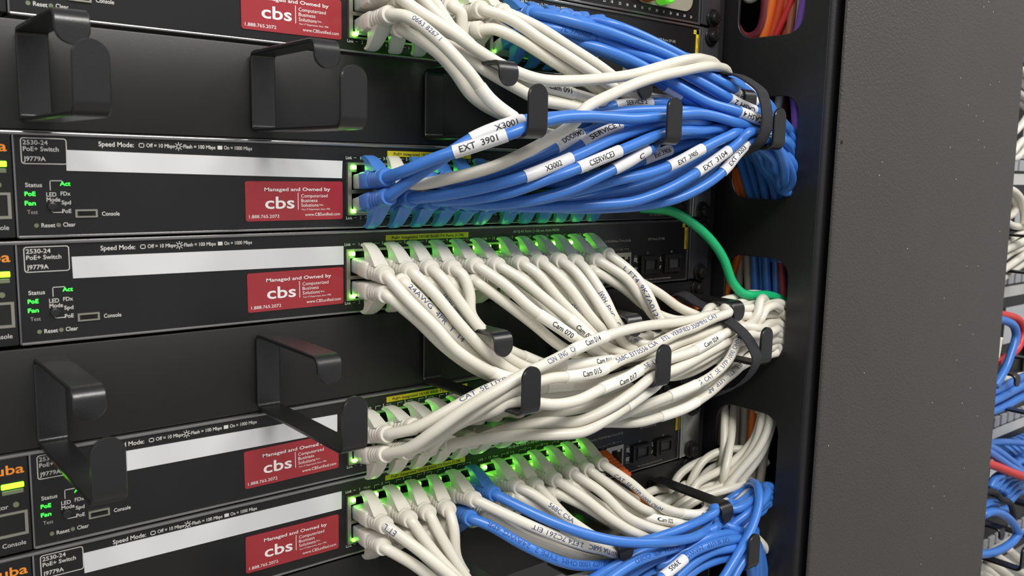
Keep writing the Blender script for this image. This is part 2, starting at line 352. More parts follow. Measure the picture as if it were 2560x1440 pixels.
    for z_ in (-4.2, -11.0): t.box(X(215.3), X(218.6), -.3, -.15, Z(z_-1.5), Z(z_+1.5)); put_text(t, 'Link' if z_ > -9 else 'Mode', X(217), Z(z_+2 if z_ > -9 else z_-3.2), 1.2, align='c')
    for z_ in (-4.2, -11.0): t.box(X(241.6), X(242.6), -.3, -.15, Z(z_-.8), Z(z_+.8))
    t.build('uplink_print', INKG, ro)
    y = MB().box(X(21.3), X(76), -.35, 0, Z(15.9), Z(18.9)).build('yellow_port_label', YELL, ro)
    t = MB(); put_text(t, 'PoE+ Integrated 10/100 BASE-TX Ports (1-24)', X(25), Z(16.65), 1.55, 47.5, True, y=-.45); t.build('label_print', INKK, y)
    y = MB().box(X(267.2), X(269.6), -.35, 0, Z(1), Z(19.2)).box(X(264.6), X(269.6), -.35, 0, Z(16.4), Z(19.2)).build('yellow_laser_label', YELV, ro)
    t = MB(); put_text(t, 'CLASS 1 LASER', X(269.2), Z(2.2), 1.3, 12, y=-.45, rot=math.pi/2); put_text(t, '4', X(265.3), Z(17), 1.5, y=-.45); t.build('label_print', INKK, y)
    # address strip and asset sticker
    (ax0, az0), (ax1, az1), (ax2, az2), (ax3, az3) = addr
    a_ = MB().add([(p[0], yy, p[1]+dz) for yy in (-.5, 0) for p in addr], [(0, 1, 2, 3), (7, 6, 5, 4), (0, 4, 5, 1), (1, 5, 6, 2), (2, 6, 7, 3), (3, 7, 4, 0)])
    o = a_.build('address_label', ADDR, ro); o['label'] = 'blank white label strip'
    sx, sz, tilt = stk; q = rrect(sx, sx+51.6, 0, 19.1, 1.1, 4); n = len(q)
    P2 = lambda x, z: (sx+(x-sx)*math.cos(tilt)-z*math.sin(tilt), sz+dz+(x-sx)*math.sin(tilt)+z*math.cos(tilt))
    st = MB(); st.prism([P2(a, b) for a, b in q], -.45, 0)
    so = st.build('asset_sticker', RED, ro); so['label'] = 'red property sticker with white print'
    t = MB()
    put_text(t, 'Managed and Owned by', sx+9.6, 14.4, 1.75, 35, True, y=-.55); put_text(t, 'cbs', sx+9.8, 6.0, 6.0, 15.2, True, y=-.55)
    bar(t, sx+27, 5.4, sx+27, 13.4, .3, -.55)
    put_text(t, 'Computerized', sx+28.6, 11.2, 1.75, 14.4, y=-.55); put_text(t, 'Business', sx+28.6, 8.9, 1.75, 8.8, y=-.55); put_text(t, 'Solutions', sx+28.6, 6.6, 1.75, 9.4, y=-.55); put_text(t, 'Inc.', sx+38.6, 7.0, 1.0, 2.3, y=-.55)
    put_text(t, 'Your IT Department, Since 1996', sx+28.6, 4.9, .85, 15.6, y=-.55, slant=.25); put_text(t, '1.888.765.2072', sx+1.6, 1.5, 1.6, 15.4, y=-.55); put_text(t, 'www.CBSunified.com', sx+30.6, 2.0, 1.6, 19.4, y=-.55)
    t.V = [(*P2(v[0], v[2])[:1], v[1], P2(v[0], v[2])[1]) for v in t.V]; t.build('sticker_print', STKW, so)
    # lit words and small controls
    t = MB()
    for w, x, z, wd in (('PoE', -150, -4, 4), ('Fan', -150.1, -7.8, 4), ('Act', -136.7, .2, 4)): put_text(t, w, X(x), Z(z), 1.8, wd, True, y=-.35)
    t.build('lit_indicator_words', TXTG, ro)
    t = MB(); put_text(t, 'Test', X(-149.4), Z(-11.4), 1.7, 3.9, y=-.3); t.build('test_print', INKG, ro)
    MB().disc((X(-140), 0, Z(-8.4)), (0, -1, 0), [(0, 1.9), (1.2, 1.8), (1.4, 1.2)], 20).build('mode_button', BLACK, ro)
    for x in (-146.2, -137.9): MB().disc((X(x), 0, Z(-16.2)), (0, -1, 0), [(0, .9), (.15, .9)], 12).build('reset_hole', DIML, ro)
    cp = MB().plate(X(-131.4), X(-122.6), Z(-13.2), Z(-9.8), -.8, 0, [(X(-130.6), X(-123.4), Z(-12.6), Z(-10.5))]).build('console_port', SHIELD, ro)
    MB().box(X(-130.6), X(-123.4), -.3, -.1, Z(-12.6), Z(-10.5)).build('port_opening', DARK, cp)
    MB().box(X(-129.6), X(-124.4), -.7, -.3, Z(-11.8), Z(-11.2)).build('port_tongue', SCREW, cp)
    # two shielded banks of twelve ports and the uplink pair
    for g in range(2):
        x0 = -2.9+89.3*g; hs = []
        for i in range(6):
            c = 5.2+14*i+89.3*g
            for lo, hi, t0, t1 in ((-1.6, 7.6, 7.6, 11.2), (-11.4, -3.4, -13.6, -11.4)):
                hs.append((X(c-5.95), X(c+5.95), Z(lo), Z(hi))); hs.append((X(c-3.1), X(c+3.1), Z(t0), Z(t1)))
        pb = MB().plate(X(x0), X(x0+85.5), Z(-14.6), Z(12.4), -1.6, 12, hs).build('port_bank', SHIELD, ro)
        MB().box(X(x0), X(x0+85.5), 11.5, 12.5, Z(-14.6), Z(12.4)).build('port_bank_back', DARK, pb)
    up = MB().plate(X(194.6), X(211.6), Z(-14.6), Z(1.2), -1.2, 12, [(X(195.8), X(210.4), Z(-12.6), Z(-1.6)), (X(198.4), X(207.6), Z(-13.6), Z(-12.6))]).box(X(197.2), X(200.4), -1, 6, Z(-3.4), Z(-1.4)).box(X(205.6), X(208.8), -1, 6, Z(-3.4), Z(-1.4)).build('uplink_jack', SHIELD, ro)
    MB().box(X(194.6), X(211.6), 11.5, 12.5, Z(-14.6), Z(1.2)).build('jack_back', DARK, up)
    for px in (-1, 1):
        c = 230.5+12.8*px+0; c = (229.2, 253.4)[(px+1)//2]
        sf = MB().plate(X(c-8.2), X(c+8.2), Z(-14.2), Z(-2), -2.2, 0, [(X(c-4), X(c+7.4), Z(-11.6), Z(-5))]).box(X(c-6), X(c+9.4), -2.8, -2, Z(-4.0), Z(-2.8)).box(X(c-4.8), X(c-4), -3, -2, Z(-13), Z(-4))
        so_ = sf.build('fibre_cage', PANEL, ro); MB().box(X(c-4), X(c+7.4), -.6, -.2, Z(-11.6), Z(-5)).build('cage_door', mat('cage_grey', (.05, .05, .052), .4), so_)
        for z_ in (-6, -10): MB().disc((X(c-10.6), 0, Z(z_)), (0, -1, 0), [(0, .7), (.3, .6)], 10).build('cage_led', INKG, ro)
    # port lamps: one at each upper (or lower) corner of every port
    for n in range(1, 25):
        px = port_x(n); z = 10.0 if n % 2 else -12.4
        for d in (-1, 1):
            key = (n, d); b = LEDS if key in lit else LEDG
            if key in lit or d < 0 or (n+len(lit)) % 3: led(ro, px+d*4.7, z, 2.0, 1.7, b)
    return ro
ADDR_C = {'T': [(-133, 15), (-5, 13.5), (-5, 5), (-133, 6)], 'A': [(-133.8, 15.0), (-5.3, 13.1), (-5.7, 4.3), (-133.9, 6.4)], 'B': [(-133.6, 14.7), (-5.0, 14.1), (-5.0, 4.5), (-133.4, 5.5)],
          'C': [(-115.3, 14.7), (-9.3, 14.2), (-9.4, 5.0), (-115.3, 5.5)], 'D': [(-134.6, 16.0), (-7.0, 15.9), (-7.1, 6.3), (-134.5, 6.8)]}
STK = {'T': (-57, -16.2, .004), 'A': (-56.9, -16.6, .003), 'B': (-56.7, -16.3, .009), 'C': (-60.2, -15.5, .012), 'D': (-60.6, -15.1, -.006)}
LIT = {'T': {(1, -1), (2, -1), (8, 1), (9, -1)}, 'A': {(1, -1), (2, -1), (18, 1), (20, 1), (22, 1)}, 'B': {(1, -1), (2, -1), (9, 1), (11, 1), (13, -1), (13, 1), (19, 1), (21, 1), (23, 1)}, 'C': {(2, -1), (5, 1), (7, 1)},
       'D': {(1, -1), (3, -1), (9, 1), (11, 1), (13, -1), (13, 1), (15, 1), (17, 1), (19, 1), (21, 1), (23, 1)}}
make_switch('T', 'topmost network switch, cut off by the picture edge, with white then blue plugs', ADDR_C['T'], STK['T'], LIT['T'])
make_switch('A', 'network switch filled with blue plugs, directly below the upper cable manager', ADDR_C['A'], STK['A'], LIT['A'])
make_switch('B', 'network switch with a full fanned row of white cables, above the middle cable manager', ADDR_C['B'], STK['B'], LIT['B'])
make_switch('C', 'network switch mostly hidden by the thick white bundle, below the middle cable manager', ADDR_C['C'], STK['C'], LIT['C'])
make_switch('D', 'lowest network switch, white plugs with one blue plug in port 11', ADDR_C['D'], STK['D'], LIT['D'])
# the device above the topmost switch, only its lower edge in view
tp = empty('fibre_switch', (50, 0, 133.35), 'black device at the very top with an orange and a green connector', 'network device')
MB().box(-171, 271, 0, 120, 112, 155).build('chassis', FACE, tp)
autosmooth(MB().box(-171, 271.4, -1.0, 3, 111.8, 113.2, .5).box(270.2, 271.4, -.6, 3, 112, 155, .4).build('face_edge', EDGE, tp), 35)
autosmooth(MB().box(271.2, 291.5, -1.6, -.2, 112.4, 155, .3).box(270.7, 273, -2.6, 0, 112.4, 155, .5).build('mounting_ear', mat('grey_ear', (.10, .10, .11), .35, metal=.7), tp), 35)
screw(283.2, 117.4, tp)
t = MB(); rr = random.Random(5)
for x in range(170, 262, 7):
    put_text(t, rr.choice(['24', '21', '22', '11', '17', '18']), x, 115.4, 1.7, bold=True)
t.build('face_print', INKW, tp)
for x, mt, nm in ((214, AMB, 'orange_connector'), (229, LEDG, 'green_connector')):
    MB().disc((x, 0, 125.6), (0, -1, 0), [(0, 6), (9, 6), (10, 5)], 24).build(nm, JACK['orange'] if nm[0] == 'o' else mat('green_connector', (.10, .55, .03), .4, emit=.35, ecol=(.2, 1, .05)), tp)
autosmooth(MB().prism(rrect(206, 262, 119, 150, 8), -1.2, 0).build('connector_plate', mat('tan_plate', (.32, .29, .22), .5), tp), 35)
# ------------------------------------------------------------------ horizontal cable managers with strap rings
def strap(path, hw, th, round_ends):
    """flat strap bent in the YZ plane: path of (y, z), half width hw along X (0..2hw), rounded free ends"""
    P = [Vector((0, a, b)) for a, b in path]; n = len(P); L = [0]
    for i in range(1, n): L.append(L[-1]+(P[i]-P[i-1]).length)
    rings = []
    for i in range(n):
        t = (P[min(i+1, n-1)]-P[max(i-1, 0)]).normalized(); nv = Vector((1, 0, 0)).cross(t)
        w = hw
        for e in ((L[i]), (L[-1]-L[i])):
            if e < round_ends: w = min(w, math.sqrt(max(0.02, round_ends**2-(round_ends-e)**2))*hw/round_ends)
        c = .45; w2 = max(w, c+.05)
        prof = [(-w2, -th/2+c), (-w2+c, -th/2), (w2-c, -th/2), (w2, -th/2+c), (w2, th/2-c), (w2-c, th/2), (-w2+c, th/2), (-w2, th/2-c)]
        rings.append([P[i]+Vector((hw+a, 0, 0))+nv*b for a, b in prof])
    return rings
def ring_path(zt, zb):
    out = []
    def arc(cy, cz, r, a0, a1, n=7):
        for k in range(n+1):
            a = math.radians(a0+(a1-a0)*k/n); out.append((cy+r*math.cos(a), cz+r*math.sin(a)))
    e = zt-11.5
    for k in range(9): out.append((-66, e+5.2*(k/8)**2*1.0))
    arc(-61.5, zt-4.5, 4.5, 180, 90)
    out.append((-40, zt)); out.append((-20, zt)); arc(-4.4, zt-2.6, 2.6, 90, 0)
    out.append((-1.8, (zt+zb)/2)); arc(-4.4, zb+2.6, 2.6, 0, -90)
    out.append((-30, zb)); out.append((-60, zb)); arc(-83.6, zb+4.5, 4.5, 270, 180)
    for k in range(9): out.append((-88.1, zb+18-5.4*0+(6)*(1-(1-k/8)**2)-.0))
    return out
def manager(zc, zt, zb, label, xs):
    ro = empty('horizontal_cable_manager', (50, 0, zc), label, 'cable manager', 'horizontal cable managers')
    pl = MB().box(-190, 291.5, .2, 3, zc-21.6, zc+21.6, .5).box(-190, 291.5, 1, 22, zc+19.4, zc+21.4, .5).box(-190, 291.5, 1, 22, zc-21.4, zc-19.4, .5)
    autosmooth(pl.build('panel', PANEL, ro), 35)
    me = None
    for i, x in enumerate(xs):
        if me is None:
            m = MB().loft(strap(ring_path(zt, zb), 5.9, 2.0, 5.6)); o = autosmooth(m.build('strap_ring', BLACK, ro), 40); me = o.data; base = o
            o.location.x += x*.001
            r = MB()
        else:
            o = base.copy(); COL.objects.link(o); o.location.x = base.location.x+(x-xs[0])*.001
    for x in xs:
        pass
    for sz in (-15.8, 15.8): screw(282.6, zc+sz, ro, y=.2)
    return ro
XS = [-150.5, -53.6, 43.4, 140.4, 237.2]
manager(44.45, 62, 26.4, 'upper cable manager with two empty rings at left and the blue bundle at right', XS)
manager(-88.9, -71.9, -108.2, 'middle cable manager below the fanned white row, its left rings empty', XS)
manager(-222.25, -208, -244, 'lowest cable manager at the bottom edge, blue cords crossing its right ring', XS)
# ------------------------------------------------------------------ cables
CABLES = [
('white',('B', 1),3.0,'white patch cable, first from left in upper port row of third switch, tagged Cam 066','patch cables of the third switch','13,-330,-428 75,-412,-535 182,-509,-676 269,-563,-790 412,-611,-894 561,-626,-961 709,-625,-992 858,-604,-1014 947,-565,-1029 1019,-554,-1024 1088,-569,-1027 1140,-596,-1004 1287,-593,-1009 1434,-568,-1018 1530,-534,-1008 1750,-508,-997 1835,-498,-991 1867,-525,-971 1897,-557,-968 2023,-588,-921 2127,-591,-907 2356,-566,-888 2481,-569,-881 2516,-582,-884 2542,-621,-888 2577,-665,-857 2612,-680,-803 2662,-654,-742 2720,-626,-723 2847,-565,-740 2986,-515,-851 3082,-438,-967 3120,-395,-1032',[('wrap', 'Cam 066', 73.9, 92.9, 0, -20, 2.9, 0.25, 0.9)]),
('white',('B', 2),3.0,'white patch cable, first from left in lower port row of third switch','patch cables of the third switch','7,-330,-521 136,-402,-645 268,-465,-790 413,-508,-906 567,-522,-986 742,-501,-1052 955,-456,-1094 997,-460,-1093 1054,-473,-1069 1203,-467,-1072 1382,-488,-1062 1431,-480,-1053 1602,-413,-1064 1763,-387,-1086 1901,-362,-1074 2036,-378,-1072 2071,-393,-1038 2173,-398,-1022 2372,-396,-997 2570,-401,-971 2740,-428,-941 2905,-444,-941 3052,-458,-980 3140,-458,-1023 3204,-452,-1099 3252,-438,-1267 3281,-425,-1451 3301,-413,-1594',[]),
('white',('B', 3),3.0,'white patch cable, second from left in upper port row of third switch','patch cables of the third switch','158,-330,-415 239,-411,-524 342,-494,-680 461,-553,-822 590,-574,-923 735,-558,-997 810,-546,-1016 848,-546,-1015 929,-572,-975 991,-584,-973 1126,-542,-984 1295,-516,-996 1411,-498,-969 1581,-495,-969 1784,-481,-955 1867,-474,-951 1921,-488,-960 2021,-533,-935 2174,-535,-901 2254,-535,-891 2318,-532,-923 2495,-522,-915 2560,-543,-900 2614,-628,-899 2640,-664,-860 2664,-674,-836 2719,-666,-786 2821,-656,-769 2952,-618,-802 3031,-565,-828 3089,-565,-868 3167,-582,-939 3218,-580,-990',[]),
('white',('B', 4),3.0,'white patch cable, second from left in lower port row of third switch','patch cables of the third switch','106,-330,-464 222,-390,-596 347,-445,-745 487,-482,-875 633,-486,-960 810,-474,-1020 983,-437,-1049 1072,-414,-1079 1206,-395,-1089 1363,-421,-1077 1459,-403,-1111 1748,-328,-1106 1880,-308,-1108 2002,-314,-1077 2100,-315,-1036 2203,-334,-1033 2330,-337,-1028 2457,-302,-1039 2516,-266,-1029 2701,-252,-1015 2779,-325,-970 2929,-360,-941 3050,-387,-960 3144,-396,-993 3203,-399,-1078 3252,-390,-1236 3280,-376,-1423 3302,-367,-1627',[('print', '24AWG  4PR  T  14', 3.0, 43.0, 0, 25, 2.7, 0, 1)]),
('white',('B', 5),3.0,'white patch cable, third from left in upper port row of third switch','patch cables of the third switch','279,-330,-408 302,-383,-450 386,-451,-593 487,-509,-744 582,-536,-846 714,-539,-928 798,-538,-962 925,-504,-994 1097,-492,-1011 1296,-465,-1018 1459,-458,-1014 1655,-454,-1004 1872,-434,-994 2083,-418,-973 2295,-398,-953 2448,-428,-918 2515,-466,-890 2662,-488,-866 2800,-506,-854 2968,-496,-911 3134,-487,-967 3227,-482,-1060 3292,-462,-1229 3326,-444,-1416 3346,-434,-1593',[]),
('white',('B', 6),3.0,'white patch cable, third from left in lower port row of third switch','patch cables of the third switch','268,-330,-473 393,-376,-627 509,-418,-781 640,-466,-893 765,-469,-950 952,-408,-1012 1045,-380,-1032 1088,-383,-1040 1141,-421,-1028 1244,-414,-1023 1450,-401,-1014 1496,-396,-1021 1643,-346,-1017 1794,-336,-1013 1975,-326,-1021 2122,-357,-988 2328,-343,-969 2402,-343,-952 2463,-307,-944 2568,-289,-949 2626,-281,-965 2748,-254,-958 2906,-283,-932 2976,-306,-930 3066,-331,-970 3148,-345,-1030 3204,-343,-1120 3244,-335,-1280 3282,-319,-1466 3311,-299,-1620',[('print', '76702 568C UTP', 9.0, 31.0, 0, 30, 2.4, 0, 1)]),
('white',('B', 7),3.0,'white patch cable, fourth from left in upper port row of third switch, tagged Cam 068','patch cables of the third switch','423,-330,-418 446,-370,-448 464,-406,-540 464,-425,-650 545,-467,-761 650,-490,-839 800,-462,-906 997,-426,-986 1192,-368,-1040 1349,-361,-1057 1450,-375,-1053 1717,-308,-1062 1950,-277,-1052 2100,-252,-1049 2230,-276,-1023 2393,-304,-988 2462,-345,-960 2580,-341,-937 2705,-305,-933 2880,-319,-893 3005,-331,-888 3113,-346,-935 3210,-350,-1025 3273,-350,-1175 3315,-341,-1361 3345,-333,-1564 3347,-332,-1650',[('wrap', 'Cam 068', 71.0, 102.0, 0, 10, 2.9, 0.3, 0.95)]),
('white',('B', 8),3.0,'white patch cable, fourth from left in lower port row of third switch','patch cables of the third switch','401,-330,-486 487,-332,-610 580,-332,-740 735,-335,-865 918,-329,-962 1124,-315,-1022 1332,-302,-1044 1493,-301,-1040 1759,-237,-1053 2006,-200,-1047 2261,-154,-1040 2488,-136,-1022 2683,-149,-995 2782,-175,-982 2891,-222,-941 3005,-255,-918 3116,-298,-923 3200,-320,-947 3265,-324,-1021 3321,-309,-1174 3355,-290,-1364 3378,-281,-1573 3384,-279,-1662',[]),
('white',('B', 9),3.0,'white patch cable, fifth from left in upper port row of third switch, tagged Cam 070','patch cables of the third switch','572,-330,-409 679,-423,-504 801,-517,-637 932,-585,-736 1062,-625,-825 1189,-635,-899 1308,-619,-954 1523,-586,-1009 1728,-530,-1043 1866,-485,-1038 1992,-459,-1030 2181,-460,-998 2359,-469,-961 2448,-464,-954 2545,-434,-927 2687,-430,-874 2804,-450,-864 2981,-442,-893 3110,-440,-927 3207,-434,-1007 3284,-413,-1163 3325,-394,-1352 3342,-388,-1557 3339,-398,-1643',[('wrap', 'Cam 070', 42.0, 66.1, 0, 8, 2.9, 0.35, 0.92)]),
('white',('B', 10),3.0,'white patch cable, fifth from left in lower port row of third switch','patch cables of the third switch','563,-330,-495 705,-405,-609 848,-476,-729 979,-525,-842 1106,-556,-920 1190,-575,-948 1351,-555,-978 1491,-506,-1032 1668,-454,-1053 1899,-397,-1034 1956,-383,-1031 2010,-360,-1041 2086,-341,-1072 2147,-305,-1078 2304,-268,-1064 2433,-274,-1012 2471,-285,-996 2500,-304,-997 2579,-311,-995 2666,-344,-969 2748,-356,-924 2884,-380,-888 3042,-389,-902 3164,-388,-941 3255,-380,-1032 3327,-358,-1204 3376,-330,-1408 3405,-324,-1632 3406,-328,-1678',[]),
('white',('B', 11),3.0,'white patch cable, sixth from left in upper port row of third switch, tagged Cam 072','patch cables of the third switch','722,-330,-417 806,-407,-485 933,-499,-610 1059,-570,-723 1178,-613,-826 1286,-642,-889 1419,-648,-942 1538,-633,-975 1654,-616,-985 1704,-593,-999 1800,-559,-994 1848,-554,-1001 1963,-509,-998 2156,-510,-960 2285,-498,-915 2350,-504,-879 2427,-515,-876 2500,-509,-861 2599,-525,-834 2725,-504,-810 2875,-481,-832 3050,-473,-858 3164,-478,-916 3259,-468,-1019 3334,-442,-1198 3373,-423,-1403 3389,-412,-1623 3389,-408,-1670',[('wrap', 'Cam 072', 48.0, 67.0, 0, -5, 2.9, 0.3, 0.95)]),
('white',('B', 12),3.0,'white patch cable, sixth from left in lower port row of third switch','patch cables of the third switch','726,-330,-490 891,-383,-613 1050,-418,-733 1206,-430,-841 1371,-426,-938 1586,-402,-1002 1777,-352,-1053 1906,-307,-1064 1960,-261,-1088 2074,-237,-1094 2286,-203,-1066 2490,-196,-1032 2627,-207,-998 2684,-321,-900 2734,-374,-871 2855,-403,-838 3015,-415,-848 3136,-420,-882 3240,-422,-962 3317,-408,-1088 3374,-384,-1277 3394,-370,-1473 3389,-364,-1633',[]),
('white',('B', 13),3.0,'white patch cable, seventh from left in upper port row of third switch','patch cables of the third switch','892,-330,-416 942,-385,-466 1052,-464,-616 1171,-526,-748 1290,-545,-855 1420,-550,-937 1564,-568,-962 1663,-568,-963 1753,-595,-949 1851,-571,-943 1903,-539,-935 2019,-487,-946 2207,-450,-936 2330,-450,-915 2427,-466,-868 2477,-541,-821 2600,-555,-778 2736,-546,-771 2932,-502,-789 3102,-501,-825 3206,-490,-883 3311,-467,-1004 3389,-437,-1195 3428,-414,-1399 3440,-392,-1611 3439,-388,-1654',[]),
('white',('B', 14),3.0,'white patch cable, seventh from left in lower port row of third switch','patch cables of the third switch','880,-330,-487 1015,-374,-581 1162,-406,-717 1322,-398,-827 1481,-395,-917 1623,-356,-964 1725,-316,-973 1784,-290,-994 1930,-272,-1004 2119,-232,-1001 2219,-220,-1019 2416,-223,-990 2555,-231,-967 2661,-194,-946 2907,-168,-931 3049,-212,-928 3136,-255,-957 3202,-288,-1007 3250,-295,-1119 3285,-290,-1283 3317,-273,-1474 3339,-253,-1640',[]),
('white',('B', 15),3.0,'white patch cable, eighth from left in upper port row of third switch','patch cables of the third switch','1035,-330,-419 1054,-379,-450 1131,-455,-554 1222,-535,-711 1287,-556,-780 1406,-557,-870 1532,-541,-911 1720,-534,-942 1810,-532,-942 1903,-497,-911 2023,-456,-914 2127,-444,-907 2189,-475,-901 2252,-473,-880 2354,-431,-875 2414,-398,-890 2525,-385,-897 2577,-431,-857 2667,-451,-820 2857,-447,-794 3046,-448,-811 3188,-440,-861 3299,-420,-956 3388,-393,-1126 3438,-368,-1329 3458,-350,-1544 3464,-342,-1682',[]),
('white',('B', 16),3.0,'white patch cable, eighth from left in lower port row of third switch','patch cables of the third switch','1022,-330,-484 1111,-368,-552 1238,-412,-705 1338,-467,-824 1412,-473,-882 1483,-458,-923 1719,-394,-979 1871,-374,-980 1972,-353,-981 2006,-322,-976 2131,-296,-987 2340,-275,-948 2576,-240,-913 2659,-227,-900 2791,-245,-896 2952,-268,-872 3070,-263,-875 3198,-263,-925 3269,-268,-1000 3326,-256,-1148 3358,-237,-1331 3378,-225,-1529 3388,-221,-1655',[('print', '24AWG UTP', 25.0, 42.0, 0, 25, 2.6, 0, 1)]),
('white',('B', 17),3.0,'white patch cable, ninth from left in upper port row of third switch','patch cables of the third switch','1182,-330,-415 1215,-401,-466 1280,-510,-618 1340,-602,-769 1414,-616,-871 1486,-623,-916 1594,-609,-926 1675,-606,-916 1815,-564,-900 2075,-498,-887 2129,-485,-885 2167,-452,-880 2315,-406,-878 2464,-391,-856 2614,-348,-851 2698,-340,-833 2860,-343,-842 3029,-362,-850 3177,-363,-892 3273,-366,-969 3356,-348,-1129 3408,-323,-1322 3443,-301,-1527 3451,-294,-1657',[]),
('white',('B', 18),3.0,'white patch cable, ninth from left in lower port row of third switch','patch cables of the third switch','1175,-330,-487 1260,-400,-590 1342,-465,-740 1490,-471,-866 1572,-478,-914 1761,-425,-953 1977,-414,-935 2179,-383,-916 2426,-340,-904 2638,-295,-879 2883,-216,-855 3074,-216,-844 3201,-238,-865 3299,-255,-938 3361,-250,-1041 3408,-229,-1218 3435,-208,-1411 3448,-198,-1609 3450,-195,-1649',[]),
('white',('B', 19),3.0,'white patch cable, tenth from left in upper port row of third switch','patch cables of the third switch','1313,-330,-429 1315,-390,-462 1356,-504,-609 1386,-577,-741 1484,-604,-846 1518,-616,-870 1539,-649,-885 1591,-658,-900 1714,-643,-899 1923,-592,-886 2142,-533,-849 2248,-527,-830 2337,-533,-799 2445,-516,-778 2501,-495,-775 2542,-459,-782 2738,-415,-771 2956,-398,-783 3145,-393,-826 3274,-379,-897 3367,-357,-1018 3438,-328,-1211 3482,-305,-1419 3504,-288,-1638 3505,-286,-1684',[('print', 'JWH  ENG   CAT  5E UTP', 23.0, 62.0, 0, -5, 2.9, 0, 1)]),
('white',('B', 20),3.0,'white patch cable, tenth from left in lower port row of third switch','patch cables of the third switch','1312,-330,-490 1359,-424,-593 1385,-498,-712 1408,-507,-752 1603,-466,-864 1735,-447,-904 1796,-446,-909 1845,-430,-909 1898,-387,-917 2039,-349,-946 2210,-324,-926 2387,-305,-878 2609,-289,-837 2738,-281,-820 2887,-290,-829 3045,-307,-841 3188,-306,-879 3278,-310,-949 3343,-302,-1065 3391,-279,-1251 3417,-260,-1460 3432,-248,-1683',[]),
('white',('B', 21),3.0,'white patch cable, eleventh from left in upper port row of third switch, tagged Cam 004','patch cables of the third switch','1478,-330,-425 1598,-440,-528 1671,-477,-622 1768,-523,-756 1836,-553,-822 1906,-576,-832 2047,-581,-813 2207,-562,-793 2303,-523,-762 2455,-470,-765 2514,-459,-746 2720,-437,-731 2945,-410,-729 3149,-391,-770 3296,-376,-845 3402,-356,-967 3484,-328,-1159 3533,-307,-1364 3556,-297,-1575 3560,-295,-1661',[('wrap', 'Cam 004', 52.0, 72.0, 0, -10, 2.7, 0.1, 0.8)]),
('white',('B', 22),3.0,'white patch cable, eleventh from left in lower port row of third switch','patch cables of the third switch','1451,-330,-491 1624,-398,-592 1768,-434,-700 1907,-453,-777 2054,-471,-822 2153,-462,-829 2247,-427,-829 2476,-389,-802 2674,-362,-781 2820,-333,-777 2984,-294,-782 3168,-284,-813 3295,-275,-865 3370,-263,-936 3447,-237,-1107 3491,-214,-1306 3516,-202,-1514 3532,-198,-1685',[]),
('white',('B', 23),3.0,'white patch cable, twelfth from left in upper port row of third switch','patch cables of the third switch','1568,-330,-396 1638,-424,-479 1688,-494,-565 1700,-542,-630 1752,-591,-770 1794,-615,-828 1871,-642,-850 2014,-626,-851 2194,-583,-850 2268,-580,-842 2415,-520,-825 2474,-491,-816 2526,-486,-816 2656,-497,-765 2884,-469,-745 3117,-450,-778 3240,-434,-834 3338,-418,-922 3426,-392,-1072 3486,-364,-1276 3512,-348,-1488 3518,-339,-1660',[('print', 'L FT4  9K7A012-2', 12.0, 51.9, 0, -12, 2.9, 0, 1)]),
('white',('B', 24),3.0,'white patch cable, twelfth from left in lower port row of third switch','patch cables of the third switch','1596,-330,-473 1769,-380,-560 1932,-426,-648 2074,-454,-738 2195,-482,-792 2330,-474,-830 2521,-428,-832 2574,-405,-824 2703,-394,-822 2931,-351,-798 3113,-341,-813 3242,-334,-859 3323,-319,-926 3396,-297,-1055 3446,-270,-1243 3471,-252,-1445 3485,-238,-1659',[]),
('white',('C', 1),3.0,'white patch cable, first from left in upper port row of fourth switch, tagged Cam 016','patch cables of the fourth switch','19,-330,-1237 95,-442,-1193 216,-543,-1106 372,-628,-1012 530,-683,-956 701,-693,-928 868,-694,-928 1033,-694,-933 1181,-692,-939 1315,-698,-941 1463,-705,-936 1659,-697,-931 1874,-658,-911 2066,-650,-893 2276,-632,-872 2369,-616,-853 2501,-613,-851 2675,-572,-871 2891,-555,-882 3101,-531,-922 3200,-526,-976 3277,-515,-1060 3355,-490,-1244 3403,-468,-1441 3433,-445,-1646',[('print', 'CAT .5E UTP', 42.0, 67.1, 0, 35, 2.9, 0, 1), ('wrap', 'Cam 016', 105.1, 142.1, 0, 10, 2.9, 0.6, 0.93)]),
('white',('C', 2),3.0,'white patch cable, first from left in lower port row of fourth switch, tagged Cam 014','patch cables of the fourth switch','10,-330,-1340 57,-464,-1283 127,-574,-1184 246,-675,-1064 385,-764,-965 525,-788,-904 707,-798,-855 889,-788,-812 1076,-769,-784 1265,-742,-769 1456,-715,-767 1640,-686,-775 1817,-664,-785 1978,-641,-789 2151,-623,-782 2386,-580,-788 2471,-578,-779 2535,-621,-770 2763,-603,-780 2931,-586,-772 3060,-561,-787 3232,-543,-868 3306,-528,-949 3383,-505,-1128 3438,-481,-1326 3476,-462,-1532 3492,-454,-1656',[('print', 'CSN  ENG   CAT', 100.1, 122.1, 0, 10, 2.9, 0, 1), ('wrap', 'Cam 014', 119.1, 147.1, 0, 8, 3.1, 0.3, 0.72)]),
('white',('C', 3),3.0,'white patch cable, second from left in upper port row of fourth switch','patch cables of the fourth switch','175,-330,-1223 260,-462,-1170 390,-583,-1076 450,-623,-1038 658,-672,-1026 844,-691,-1028 1006,-688,-1047 1162,-682,-1056 1324,-684,-1047 1480,-691,-1024 1623,-708,-993 1736,-700,-981 1955,-666,-963 2134,-664,-937 2369,-618,-926 2610,-588,-943 2741,-576,-928 2946,-550,-945 3110,-529,-982 3202,-533,-1045 3262,-527,-1139 3322,-505,-1326 3362,-482,-1528 3377,-464,-1653',[('wrap', '', 76.9, 93.9, 0, 0, 2.9, 0.1, 0.9)]),
